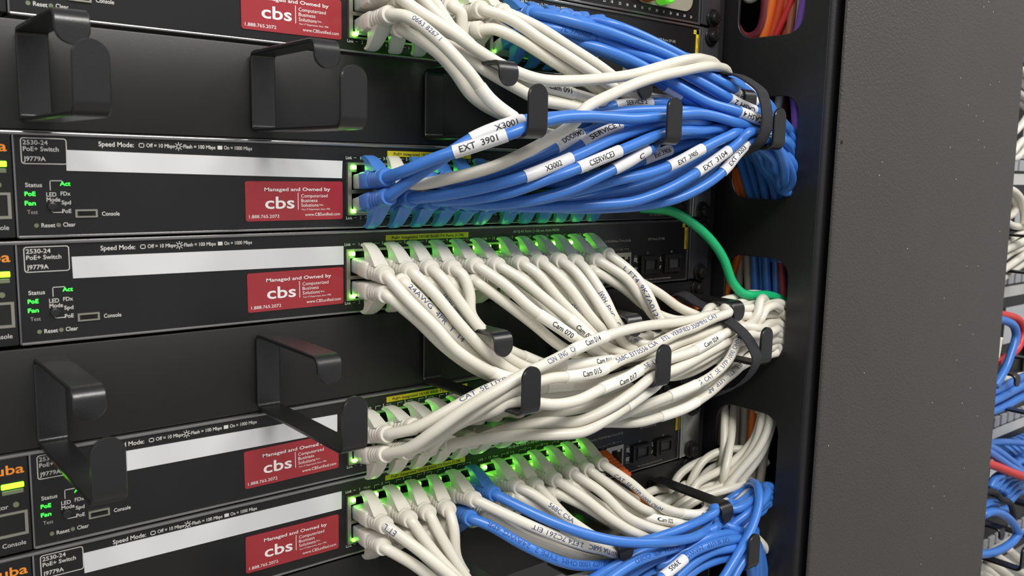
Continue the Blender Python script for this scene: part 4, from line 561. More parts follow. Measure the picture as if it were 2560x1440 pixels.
('white',('T', 11),3.0,'white patch cable, sixth from left in upper port row of topmost switch','patch cables of the topmost switch','726,-330,922 886,-418,852 1053,-490,758 1221,-542,673 1372,-555,600 1440,-544,575 1652,-478,546 1862,-440,540 2075,-416,541 2283,-397,538 2494,-351,530 2648,-344,517 2676,-362,517 2768,-391,466 2925,-404,372 3074,-417,298 3215,-422,215 3312,-415,119 3395,-392,-50 3440,-371,-244 3454,-362,-447 3456,-364,-531',[]),
('blue',('T', 13),3.0,'blue patch cable, seventh from left in upper port row of topmost switch, tagged CASH 1','patch cables of the topmost switch','921,-330,939 986,-422,917 1076,-486,893 1271,-535,862 1470,-568,822 1675,-580,785 1871,-593,738 2068,-603,688 2243,-630,635 2310,-635,614 2332,-618,602 2450,-616,576 2622,-628,538 2772,-609,491 2913,-596,419 3001,-565,385 3169,-563,284 3297,-565,158 3390,-540,-12 3444,-512,-204 3477,-488,-404 3488,-472,-526',[('tag', 'CASH 1', 149.8, 174.8, 1, 0, 3.2, 0.1, 0.9)]),
('blue',('T', 14),3.0,'blue patch cable, seventh from left in lower port row of topmost switch, tagged CASH 2','patch cables of the topmost switch','929,-330,880 1012,-417,856 1125,-461,842 1261,-471,826 1443,-525,780 1624,-574,735 1811,-617,682 1999,-648,622 2187,-675,559 2361,-680,515 2552,-652,490 2705,-639,458 2871,-605,366 3044,-564,263 3202,-560,161 3297,-556,49 3370,-535,-137 3410,-515,-340 3436,-473,-552',[('tag', 'CASH 2', 138.2, 165.2, 1, 0, 3.2, 0.15, 0.9), ('print', '7L 7A0007   L', 14.0, 38.1, 0, 20, 3.0, 0, 1)]),
('blue',('T', 15),3.0,'blue patch cable, eighth from left in upper port row of topmost switch, tagged CASH 4','patch cables of the topmost switch','1028,-330,933 1023,-355,901 1033,-371,871 1094,-394,830 1162,-425,804 1250,-502,775 1421,-569,724 1588,-630,654 1751,-690,576 1926,-731,512 2096,-771,480 2228,-796,455 2312,-807,434 2505,-760,412 2673,-709,390 2826,-660,329 2930,-635,264 3021,-565,200 3093,-565,153 3130,-618,108 3194,-640,21 3242,-628,-166 3273,-612,-364 3286,-594,-532',[('tag', 'CASH 4', 136.0, 155.0, 1, 0, 3.2, 0.12, 0.95)]),
('blue',('T', 16),3.0,'blue patch cable, eighth from left in lower port row of topmost switch','patch cables of the topmost switch','1065,-330,868 1200,-378,795 1373,-456,758 1541,-532,683 1698,-608,593 1832,-656,525 2000,-657,470 2196,-646,448 2394,-630,438 2504,-624,429 2598,-614,389 2751,-605,304 2950,-554,227 3067,-530,188 3182,-545,112 3265,-548,2 3325,-529,-178 3362,-508,-376 3383,-498,-544',[('tag', '', 75.0, 86.0, 0, 0, 2.9, 0.1, 0.9)]),
('blue',('T', 17),3.0,'blue patch cable, ninth from left in upper port row of topmost switch','patch cables of the topmost switch','1152,-330,948 1230,-394,901 1300,-422,885 1513,-435,853 1705,-466,806 1883,-504,739 2062,-540,668 2254,-560,606 2454,-561,556 2625,-572,515 2824,-549,462 2918,-546,402 3053,-565,303 3107,-565,269 3176,-606,207 3259,-613,92 3326,-590,-90 3362,-568,-284 3371,-554,-486 3372,-551,-527',[]),
('blue',('T', 19),3.0,'blue patch cable, tenth from left in upper port row of topmost switch','patch cables of the topmost switch','1237,-330,946 1291,-373,921 1385,-369,897 1506,-394,898 1711,-429,856 1915,-458,799 1985,-467,767 2038,-508,733 2222,-549,686 2413,-558,663 2507,-559,639 2676,-554,568 2862,-496,520 2984,-490,440 3126,-501,328 3260,-507,230 3347,-502,126 3425,-478,-52 3475,-453,-251 3507,-430,-453 3514,-421,-535',[]),
('blue',('T', 21),3.0,'blue patch cable, eleventh from left in upper port row of topmost switch','patch cables of the topmost switch','1318,-330,938 1349,-355,951 1426,-444,922 1617,-482,879 1816,-509,825 1946,-520,791 2050,-501,786 2165,-495,746 2345,-508,700 2505,-516,679 2700,-524,614 2797,-548,558 2856,-552,509 3036,-543,421 3196,-536,338 3337,-520,232 3424,-495,103 3496,-461,-86 3541,-436,-284 3570,-419,-486 3574,-417,-527',[('tag', '', 130.8, 145.7, 0, 0, 2.9, 0.1, 0.9)]),
('blue',('T', 23),3.0,'blue patch cable, twelfth from left in upper port row of topmost switch','patch cables of the topmost switch','1443,-330,939 1641,-360,898 1837,-393,854 2036,-420,792 2232,-438,734 2426,-450,678 2601,-466,649 2756,-459,610 2940,-437,504 3094,-434,396 3244,-433,314 3350,-426,228 3450,-404,65 3514,-376,-127 3549,-355,-328 3564,-342,-532',[]),
('blue',('T', 18),3.0,'blue patch cable, ninth from left in lower port row of topmost switch','patch cables of the topmost switch','1194,-330,867 1319,-380,811 1510,-413,773 1705,-449,716 1898,-481,649 2092,-510,591 2250,-524,556 2465,-508,529 2658,-511,494 2820,-518,406 3006,-508,335 3161,-525,242 3262,-522,151 3351,-500,-10 3401,-476,-195 3430,-457,-387 3441,-447,-498',[]),
('blue',('T', 20),3.0,'blue patch cable, tenth from left in lower port row of topmost switch','patch cables of the topmost switch','1309,-330,858 1503,-355,799 1696,-381,745 1892,-407,685 2092,-431,625 2296,-454,581 2487,-460,560 2675,-469,536 2819,-470,481 2994,-457,374 3170,-450,292 3289,-450,213 3380,-440,95 3454,-416,-93 3495,-391,-297 3510,-368,-509 3511,-364,-553',[]),
('white',('D', 1),3.0,'white patch cable, first from left in upper port row of lowest switch','patch cables of the lowest switch','10,-330,-1722 112,-424,-1822 230,-522,-1946 335,-572,-2054 448,-588,-2147 583,-595,-2237 670,-594,-2292',[('print', 'ETL', 0.0, 6.0, 1, -15, 3.4, 0, 1)]),
('white',('D', 2),3.0,'white patch cable, first from left in lower port row of lowest switch','patch cables of the lowest switch','-4,-330,-1834 132,-404,-1939 256,-463,-2064 373,-477,-2172 511,-473,-2274 668,-458,-2373',[]),
('white',('D', 3),3.0,'white patch cable, second from left in upper port row of lowest switch','patch cables of the lowest switch','158,-330,-1726 235,-414,-1879 332,-485,-2021 434,-522,-2131 552,-534,-2221 701,-526,-2315 766,-516,-2356',[]),
('white',('D', 4),3.0,'white patch cable, second from left in lower port row of lowest switch','patch cables of the lowest switch','146,-330,-1833 279,-382,-1992 410,-414,-2134 551,-423,-2254 633,-422,-2310',[]),
('white',('D', 5),3.0,'white patch cable, third from left in upper port row of lowest switch','patch cables of the lowest switch','274,-330,-1721 299,-386,-1816 383,-444,-1998 481,-469,-2149 606,-473,-2254 761,-454,-2358 862,-438,-2420',[]),
('white',('D', 6),3.0,'white patch cable, third from left in lower port row of lowest switch','patch cables of the lowest switch','272,-330,-1833 405,-339,-2024 530,-342,-2191 667,-337,-2321 771,-326,-2403',[]),
('white',('D', 7),3.0,'white patch cable, fourth from left in upper port row of lowest switch','patch cables of the lowest switch','404,-330,-1735 397,-384,-1817 410,-393,-1977 482,-401,-2110 621,-391,-2242 777,-342,-2348',[]),
('white',('D', 8),3.0,'white patch cable, fourth from left in lower port row of lowest switch','patch cables of the lowest switch','410,-330,-1839 489,-299,-2067 594,-292,-2210 745,-287,-2336 804,-288,-2372 825,-300,-2392',[]),
('white',('D', 9),3.0,'white patch cable, fifth from left in upper port row of lowest switch','patch cables of the lowest switch','585,-330,-1716 709,-436,-1792 854,-541,-1877 998,-604,-1954 1138,-624,-2023 1292,-628,-2090 1458,-596,-2178 1569,-586,-2208 1648,-558,-2252 1840,-550,-2307 2046,-510,-2350 2168,-490,-2382 2341,-496,-2396 2473,-504,-2396 2642,-490,-2421 2755,-460,-2423 2824,-455,-2384 2920,-476,-2300 2985,-487,-2245 3129,-476,-2245 3158,-480,-2245 3160,-482,-2258 3181,-454,-2571 3201,-438,-2724',[('print', 'ANSI/TIA 568C   2 FT4 7C261 EIT', 34.0, 105.1, 1, 0, 2.9, 0, 1)]),
('blue',('D', 10),3.0,'blue patch cable, fifth from left in lower port row of lowest switch','patch cables of the lowest switch','554,-330,-1815 634,-404,-1856 764,-522,-1953 902,-596,-2039 1049,-623,-2113 1217,-620,-2170 1391,-584,-2223 1528,-571,-2253 1585,-596,-2263 1651,-612,-2240 1795,-590,-2247 2002,-566,-2276 2187,-563,-2304 2361,-569,-2335 2541,-544,-2364 2768,-510,-2321 2856,-520,-2284 2976,-528,-2257 3033,-524,-2245 3110,-529,-2245 3108,-531,-2245 3122,-526,-2245 3179,-493,-2711',[('print', 'CAT 5E UTP 1000 OHM  TYPE 2  24AWG 4PR', 9.0, 108.0, 1, 15, 2.9, 0, 1)]),
('blue',('D', 11),3.0,'blue patch cable, sixth from left in upper port row of lowest switch','patch cables of the lowest switch','720,-330,-1714 804,-440,-1770 936,-578,-1847 1084,-685,-1917 1243,-752,-1976 1417,-788,-2023 1604,-810,-2062 1770,-796,-2101 1932,-777,-2131 2034,-755,-2143 2181,-686,-2179 2261,-639,-2200 2319,-613,-2190 2484,-616,-2153 2502,-620,-2135 2541,-653,-2132 2751,-632,-2124 2908,-591,-2125 3073,-560,-2164 3167,-548,-2228 3234,-531,-2350 3294,-501,-2559 3339,-472,-2769',[]),
('white',('D', 12),3.0,'white patch cable, sixth from left in lower port row of lowest switch','patch cables of the lowest switch','689,-330,-1834 841,-421,-1946 1001,-487,-2035 1157,-520,-2119 1312,-518,-2197 1488,-508,-2260 1689,-481,-2318 1899,-453,-2371 2105,-430,-2417 2299,-411,-2449 2426,-416,-2420 2519,-379,-2416 2681,-401,-2361 2721,-397,-2338 2862,-380,-2319 2963,-373,-2269 2988,-370,-2245 3091,-360,-2245 3146,-377,-2245 3160,-373,-2245 3200,-349,-2583 3227,-356,-2768',[]),
('white',('D', 13),3.0,'white patch cable, seventh from left in upper port row of lowest switch','patch cables of the lowest switch','900,-330,-1714 945,-384,-1742 1078,-479,-1860 1206,-546,-1969 1329,-578,-2063 1403,-575,-2114 1592,-542,-2180 1789,-522,-2251 1971,-512,-2283 2163,-508,-2327 2333,-513,-2342 2518,-516,-2316 2610,-560,-2254 2761,-566,-2198 2935,-553,-2165 3056,-523,-2180 3130,-519,-2213 3156,-522,-2245 3226,-488,-2512 3295,-432,-2759',[('print', '568C CSA', 19.0, 37.0, 0, 15, 2.9, 0, 1)]),
('white',('D', 14),3.0,'white patch cable, seventh from left in lower port row of lowest switch','patch cables of the lowest switch','892,-330,-1768 1027,-388,-1860 1161,-435,-1990 1298,-453,-2107 1381,-472,-2164 1580,-452,-2253 1795,-421,-2314 2002,-400,-2359 2208,-385,-2395 2388,-388,-2390 2498,-414,-2356 2650,-413,-2318 2715,-427,-2293 2842,-409,-2272 2955,-414,-2245 3056,-407,-2245 3073,-409,-2245 3112,-408,-2245 3233,-363,-2633 3302,-333,-2818',[]),
('white',('D', 15),3.0,'white patch cable, eighth from left in upper port row of lowest switch','patch cables of the lowest switch','1044,-330,-1742 1165,-402,-1900 1282,-469,-2028 1389,-480,-2107 1583,-461,-2195 1755,-466,-2258 1952,-452,-2310 2156,-437,-2358 2345,-440,-2379 2421,-448,-2383 2587,-412,-2431 2695,-370,-2430 2800,-346,-2398 2920,-334,-2330 2953,-332,-2301 2981,-329,-2245 3099,-315,-2245 3150,-322,-2245 3256,-347,-2424 3335,-331,-2623 3387,-311,-2794',[]),
('white',('D', 16),3.0,'white patch cable, eighth from left in lower port row of lowest switch','patch cables of the lowest switch','1193,-330,-1815 1360,-403,-1915 1502,-446,-2020 1656,-448,-2124 1836,-443,-2208 2024,-428,-2273 2220,-401,-2324 2368,-395,-2337 2478,-361,-2343 2626,-352,-2334 2794,-338,-2306 2881,-356,-2256 2985,-337,-2222 3073,-310,-2226 3200,-287,-2286 3264,-267,-2370 3285,-251,-2477 3294,-279,-2630 3329,-299,-2780',[]),
('white',('D', 17),3.0,'white patch cable, ninth from left in upper port row of lowest switch','patch cables of the lowest switch','1193,-330,-1735 1324,-435,-1845 1456,-528,-1972 1591,-574,-2070 1736,-579,-2136 1894,-571,-2187 2059,-556,-2225 2251,-514,-2275 2429,-483,-2285 2540,-471,-2290 2590,-499,-2260 2623,-525,-2205 2764,-518,-2170 2901,-494,-2147 3078,-473,-2192 3160,-449,-2245 3222,-439,-2504 3253,-399,-2738',[]),
('white',('D', 18),3.0,'white patch cable, ninth from left in lower port row of lowest switch','patch cables of the lowest switch','1323,-330,-1791 1482,-380,-1926 1639,-410,-2039 1805,-431,-2133 1983,-424,-2202 2177,-411,-2256 2356,-416,-2286 2488,-399,-2298 2642,-368,-2272 2678,-380,-2242 2711,-412,-2212 2857,-391,-2216 2992,-372,-2190 3110,-346,-2209 3148,-337,-2238 3226,-300,-2567 3273,-289,-2790',[]),
('white',('D', 19),3.0,'white patch cable, tenth from left in upper port row of lowest switch','patch cables of the lowest switch','1334,-330,-1725 1454,-443,-1832 1567,-539,-1973 1700,-594,-2057 1850,-631,-2122 1965,-629,-2158 2168,-583,-2215 2349,-543,-2259 2472,-542,-2273 2536,-552,-2276 2588,-532,-2301 2643,-523,-2300 2768,-542,-2247 2899,-548,-2223 2976,-534,-2206 3040,-517,-2221 3056,-512,-2245 3136,-487,-2245 3238,-446,-2770',[]),
('white',('D', 20),3.0,'white patch cable, tenth from left in lower port row of lowest switch, tagged Cam 022','patch cables of the lowest switch','1488,-330,-1822 1619,-387,-1935 1806,-451,-2047 1834,-467,-2073 1882,-525,-2084 2021,-545,-2130 2151,-549,-2168 2338,-535,-2202 2486,-542,-2215 2566,-530,-2232 2694,-479,-2285 2800,-462,-2287 2903,-475,-2246 2977,-478,-2210 3023,-467,-2223 3058,-463,-2245 3158,-437,-2245 3296,-388,-2796',[('wrap', 'Cam 022', 47.0, 74.9, 0, 10, 2.7, 0.2, 0.6)]),
('white',('D', 21),3.0,'white patch cable, eleventh from left in upper port row of lowest switch','patch cables of the lowest switch','1463,-330,-1729 1607,-422,-1858 1755,-492,-1982 1815,-502,-2018 1894,-478,-2052 1985,-480,-2115 2146,-484,-2174 2314,-480,-2212 2461,-486,-2224 2538,-487,-2210 2730,-449,-2242 2894,-443,-2205 3048,-425,-2189 3121,-416,-2204 3154,-414,-2245 3192,-405,-2410 3276,-353,-2706 3285,-344,-2760',[]),
('white',('D', 22),3.0,'white patch cable, eleventh from left in lower port row of lowest switch','patch cables of the lowest switch','1593,-330,-1819 1768,-378,-1945 1937,-404,-2061 2117,-422,-2158 2295,-421,-2216 2457,-427,-2241 2603,-420,-2249 2651,-413,-2264 2854,-327,-2304 2968,-298,-2268 3000,-283,-2245 3118,-258,-2245 3153,-266,-2245 3242,-294,-2423 3318,-289,-2547 3365,-263,-2721 3375,-254,-2809',[]),
('white',('D', 23),3.0,'white patch cable, twelfth from left in upper port row of lowest switch, tagged Cam 094','patch cables of the lowest switch','1584,-330,-1716 1730,-428,-1837 1866,-503,-1971 2004,-542,-2051 2154,-564,-2104 2273,-561,-2133 2443,-490,-2164 2579,-392,-2185 2645,-336,-2213 2828,-106,-2278',[('print', 'CAT .5E UTP 1000 OHM', 9.0, 48.9, 0, -32, 2.8, 0, 1), ('wrap', 'Cam 094', 66.8, 105.8, 0, -10, 2.6, 0.4, 0.9)]),
('blue',None,3.0,'blue patch cable rising behind the front blue cable to the lowest ring arm','loose cables at the lower right','1471,-616,-2126 1516,-616,-2127 1724,-671,-2112 1915,-700,-2098 2068,-684,-2102 2203,-658,-2110 2328,-643,-2100 2335,-617,-2091 2439,-617,-2110 2537,-602,-2108 2636,-583,-2143 2758,-568,-2137 2892,-542,-2120 3048,-522,-2150 3149,-507,-2199 3215,-491,-2275 3288,-454,-2486 3340,-426,-2695 3358,-414,-2778',[]),
('blue',None,3.0,'blue patch cable crossing behind the vertical blue cable into the lowest hole, nearer one','loose cables at the lower right','2546,-487,-2259 2592,-468,-2273 2634,-470,-2273 2694,-502,-2232 2882,-501,-2197 3039,-495,-2142 3155,-495,-2152 3239,-494,-2211 3320,-482,-2367 3347,-475,-2437',[]),
('blue',None,3.0,'short blue patch cable just above the crossing one, entering the lowest hole','loose cables at the lower right','2733,-296,-2347 2749,-329,-2283 2770,-375,-2238 2825,-435,-2173 2954,-443,-2150 3100,-445,-2158 3179,-443,-2203 3257,-428,-2308 3328,-382,-2468',[]),
('blue',None,3.0,'blue patch cable hanging steeply from the lowest hole in front of the others','loose cables at the lower right','3112,-313,-2350 3012,-397,-2190 2952,-462,-2104 2861,-567,-2047 2811,-629,-2047 2709,-713,-2107 2541,-787,-2212 2362,-836,-2292 2204,-854,-2398 2103,-860,-2466',[]),
('blue',None,3.0,'blue patch cable falling beside the steep front one, left of the lowest ring lip','loose cables at the lower right','2852,-601,-2378 2676,-720,-2338 2592,-781,-2336 2508,-821,-2328 2450,-835,-2350 2338,-836,-2433 2238,-840,-2542',[]),
('blue',None,3.0,'blue patch cable end curling over at the right edge of the lowest hole','loose cables at the lower right','3088,-400,-2313 3118,-482,-2350 3121,-529,-2445 3115,-548,-2518',[]),
('blue',None,3.0,'uppermost blue patch cable arching below the lowest ring arm tip','loose cables at the lower right','1978,-622,-2275 2050,-626,-2269 2120,-648,-2219 2171,-651,-2208 2230,-688,-2190 2303,-680,-2189 2331,-653,-2186 2345,-618,-2218 2434,-619,-2225 2507,-673,-2258 2724,-617,-2364 2873,-589,-2457 2983,-571,-2598 3054,-565,-2773 3065,-565,-2810',[('print', 'CAT 5E UTP', 24.9, 65.7, 1, -5, 2.6, 0, 1)]),
('blue',None,3.0,'second blue patch cable arching below the lowest ring arm tip','loose cables at the lower right','1727,-669,-2291 1783,-708,-2281 1879,-722,-2235 1939,-752,-2216 2006,-756,-2194 2146,-756,-2190 2341,-722,-2233 2449,-709,-2274 2605,-670,-2353 2792,-643,-2456 2866,-632,-2540 2951,-606,-2730 2966,-600,-2770',[]),
('blue',None,3.0,'blue patch cable with a white tag printed 3905 near the bottom edge','loose cables at the lower right','1538,-835,-2281 1718,-824,-2244 1894,-814,-2204 2059,-816,-2199 2250,-792,-2230 2442,-762,-2281 2557,-737,-2326 2705,-712,-2412 2798,-680,-2594 2838,-660,-2723',[('tag', '3905', 6.0, 28.0, 1, 12, 3.0, 0.3, 0.75), ('print', 'CAT 5E UTP  24AWG', 28.0, 72.1, 1, 0, 3.0, 0, 1)]),
('blue',None,3.0,'unmarked blue patch cable just below the one tagged 3905','loose cables at the lower right','1763,-800,-2336 1955,-788,-2288 2134,-786,-2274 2297,-791,-2297 2487,-770,-2349 2598,-756,-2407 2674,-733,-2508 2736,-694,-2694',[]),
('blue',None,3.0,'lowest blue patch cable arching towards the ring lip at bottom right','loose cables at the lower right','1852,-760,-2405 2043,-752,-2369 2218,-760,-2364 2367,-769,-2380 2478,-781,-2403 2512,-782,-2425 2633,-736,-2597 2676,-705,-2701',[]),
('blue',None,3.0,'blue patch cable printed PATCH 4PR at the bottom edge','loose cables at the lower right','1065,-840,-2162 1266,-810,-2142 1462,-785,-2140 1647,-765,-2156 1827,-745,-2177 1942,-708,-2188 2055,-701,-2210 2152,-703,-2230 2339,-658,-2261 2438,-612,-2313 2597,-590,-2325 2663,-587,-2299 2806,-604,-2237 2925,-604,-2215 2997,-584,-2214 3022,-565,-2232 3036,-565,-2245 3132,-566,-2245 3222,-525,-2738',[('print', 'PATCH  4PR  CORD', 31.0, 76.1, 1, 5, 2.8, 0, 1)]),
('blue',None,3.0,'blue patch cable just above the one printed PATCH 4PR','loose cables at the lower right','1026,-660,-2258 1230,-653,-2227 1437,-646,-2204 1636,-646,-2186 1816,-645,-2197 1982,-640,-2217 2051,-624,-2225 2096,-607,-2248 2263,-606,-2271 2446,-590,-2255 2508,-597,-2222 2644,-610,-2200 2809,-620,-2178 2961,-606,-2163 3018,-565,-2175 3074,-565,-2202 3134,-577,-2235 3158,-567,-2245 3282,-484,-2785',[]),
('blue',None,3.0,'shaded blue patch cable below the one printed PATCH 4PR','loose cables at the lower right','1148,-700,-2328 1346,-699,-2296 1547,-695,-2257 1746,-690,-2238 1838,-664,-2259 2002,-680,-2261 2185,-664,-2288 2332,-653,-2313 2368,-665,-2312 2464,-644,-2270 2500,-633,-2263 2621,-672,-2186 2818,-668,-2143 2932,-627,-2106 3003,-565,-2100 3077,-565,-2127 3109,-565,-2163 3118,-631,-2225 3127,-632,-2239 3140,-619,-2245 3216,-536,-2540 3320,-441,-2816',[]),
('blue',None,3.0,'blue patch cable running between the shaded one and the tag 3905','loose cables at the lower right','1288,-660,-2375 1492,-655,-2368 1703,-642,-2341 1881,-653,-2324 2015,-649,-2327 2208,-625,-2344 2377,-619,-2371 2567,-597,-2402 2699,-567,-2380 2843,-580,-2289 2954,-584,-2262 2983,-577,-2245 3059,-565,-2245 3095,-565,-2245 3158,-591,-2245 3262,-553,-2553 3282,-517,-2736',[]),
('white',None,3.0,'white cable curving down right of the lowest ring lip','loose cables at the lower right','2689,-345,-2378 2720,-366,-2383 2756,-468,-2369 2809,-511,-2387 2941,-540,-2471 3076,-563,-2608 3180,-576,-2768 3234,-580,-2872',[]),
('white',None,3.0,'white cable under the blue ones at the bottom edge','loose cables at the lower right','778,-600,-2206 979,-585,-2226 1180,-572,-2252 1379,-560,-2284 1575,-553,-2313 1778,-529,-2349 1970,-509,-2388 2083,-518,-2403 2143,-551,-2364 2272,-556,-2378 2428,-564,-2402 2488,-557,-2415 2548,-534,-2454 2691,-498,-2484 2813,-478,-2460 2910,-454,-2376 2963,-441,-2296 2984,-440,-2245 3090,-435,-2234 3130,-426,-2245 3213,-403,-2323 3271,-400,-2478 3322,-376,-2669 3348,-356,-2788',[]),
('white',None,3.0,'white cable dropping on the left through the lowest hole, left of its pair','white cables in the lowest hole','3220,8,-1582 3116,-94,-1702 3064,-133,-1773 2993,-192,-1915 2983,-199,-1986 2972,-163,-2170 2916,-132,-2346 2872,-100,-2446',[]),
('white',None,3.0,'white cable dropping on the left through the lowest hole, right of its pair','white cables in the lowest hole','3300,-45,-1582 3179,-121,-1708 3066,-202,-1820 2945,-270,-1943 2881,-299,-2033 2876,-289,-2111 2899,-265,-2162 2872,-210,-2342 2844,-160,-2450',[]),
('white',None,3.0,'white cable arching highest from behind the lowest ring arm to the hole','white cables in the lowest hole','2593,-36,-2238 2620,-36,-2211 2655,-36,-2133 2744,-42,-2075 2894,-80,-2025 3039,-144,-1993 3174,-239,-1954 3277,-329,-1939',[]),
('white',None,3.0,'thick white arc across the middle of the lowest hole','white cables in the lowest hole','2684,-99,-2247 2755,-111,-2108 2854,-123,-2005 2977,-151,-1957 3060,-207,-1936 3149,-292,-1936 3229,-351,-1985 3280,-380,-2045',[]),
('white',None,3.0,'white cable low in the lowest hole, passing behind the vertical pair','white cables in the lowest hole','2598,-229,-2157 2656,-223,-2109 2766,-228,-2080 2905,-249,-2048 3028,-312,-1949 3116,-367,-1816 3160,-383,-1651 3171,-373,-1547',[]),
('white',None,3.0,'shaded white arc just below the bright arc in the lowest hole','white cables in the lowest hole','2869,-44,-2228 2959,-79,-2125 3024,-123,-2073 3144,-184,-2021 3261,-274,-1995 3305,-313,-1992',[]),
('white',None,3.0,'small white arc hooking back in the lowest hole','white cables in the lowest hole','2878,-102,-2243 2988,-117,-2160 3106,-168,-2102 3197,-212,-2108 3277,-245,-2170 3358,-272,-2298',[]),
('white',None,3.0,'long white cable climbing to the upper right corner of the lowest hole','white cables in the lowest hole','2781,-255,-2287 2840,-335,-2157 2947,-396,-2007 3036,-459,-1860 3096,-491,-1707 3124,-491,-1546 3131,-488,-1480',[]),
('white',None,3.0,'white cable climbing just left of the long one in the lowest hole','white cables in the lowest hole','2809,-180,-2318 2849,-248,-2180 2925,-286,-2097 3009,-367,-1965 3076,-413,-1818 3114,-426,-1647 3151,-421,-1467',[]),
('white',None,3.0,'rightmost white cable climbing in the lowest hole above the blue ones','white cables in the lowest hole','2946,-257,-2325 2969,-298,-2211 3047,-385,-2051 3120,-440,-1899 3177,-458,-1742 3207,-461,-1652',[]),
('white',None,3.0,'white cable spread flat from the lowest hole, upper one under the arm','white cables in the lowest hole','2427,-47,-2240 2545,-48,-2203 2583,-63,-2185 2627,-84,-2182 2729,-64,-2180 2877,-144,-2158 2994,-222,-2133 3165,-265,-2154 3244,-287,-2197 3308,-325,-2285',[]),
('white',None,3.0,'white cable spread flat from the lowest hole, lower one under the arm','white cables in the lowest hole','2262,-100,-2238 2397,-92,-2211 2541,-151,-2202 2731,-146,-2224 2787,-138,-2232 2946,-212,-2229 3067,-272,-2193 3195,-321,-2200 3272,-362,-2234 3324,-394,-2301 3354,-411,-2388',[]),
('white',None,3.0,'short white loop behind the lowest ring arm, leftmost','white cables in the lowest hole','2228,-70,-2151 2430,-77,-2143 2538,-97,-2185 2575,-121,-2249 2583,-140,-2277',[]),
('white',None,3.0,'short white cable end under the lowest ring arm, middle','white cables in the lowest hole','2415,-118,-2313 2518,-194,-2235 2674,-238,-2183 2796,-296,-2154 2935,-307,-2158 3026,-307,-2154 3138,-348,-2167 3196,-377,-2212 3298,-367,-2342 3372,-352,-2440',[]),
('white',None,3.0,'short white cable end under the lowest ring arm, right','white cables in the lowest hole','2397,-225,-2288 2568,-272,-2213 2674,-304,-2175 2802,-376,-2140 2886,-390,-2138 3030,-384,-2149 3124,-373,-2190 3235,-336,-2296 3325,-315,-2451',[]),
('white',None,3.0,'short white cable under the lowest ring arm between the loops','white cables in the lowest hole','2368,-102,-2277 2404,-149,-2225 2493,-181,-2168 2562,-185,-2151 2666,-184,-2156 2862,-201,-2171 3064,-214,-2190 3175,-235,-2212 3280,-265,-2291 3353,-280,-2402',[]),
('green',None,3.1,'green cable drooping from the second switch to the middle hole','','2033,-140,-129 2197,-260,-146 2315,-340,-219 2440,-404,-330 2542,-439,-459 2624,-461,-619 2687,-498,-693 2743,-520,-709 2944,-519,-724 3135,-507,-774 3263,-491,-852 3360,-471,-971 3438,-438,-1159 3482,-415,-1360 3499,-400,-1561 3499,-394,-1641',[]),
('orange',None,2.6,'orange cable crossing behind the white bundle below the third switch','','1787,-180,-499 1978,-222,-597 2170,-250,-703 2370,-255,-789 2585,-237,-838 2718,-228,-839 2827,-215,-821 2849,-233,-809 2862,-323,-765 2877,-345,-755 3029,-346,-750 3220,-330,-794 3319,-321,-852 3397,-309,-942 3474,-281,-1131 3512,-261,-1335 3532,-250,-1539 3539,-247,-1660',[])]
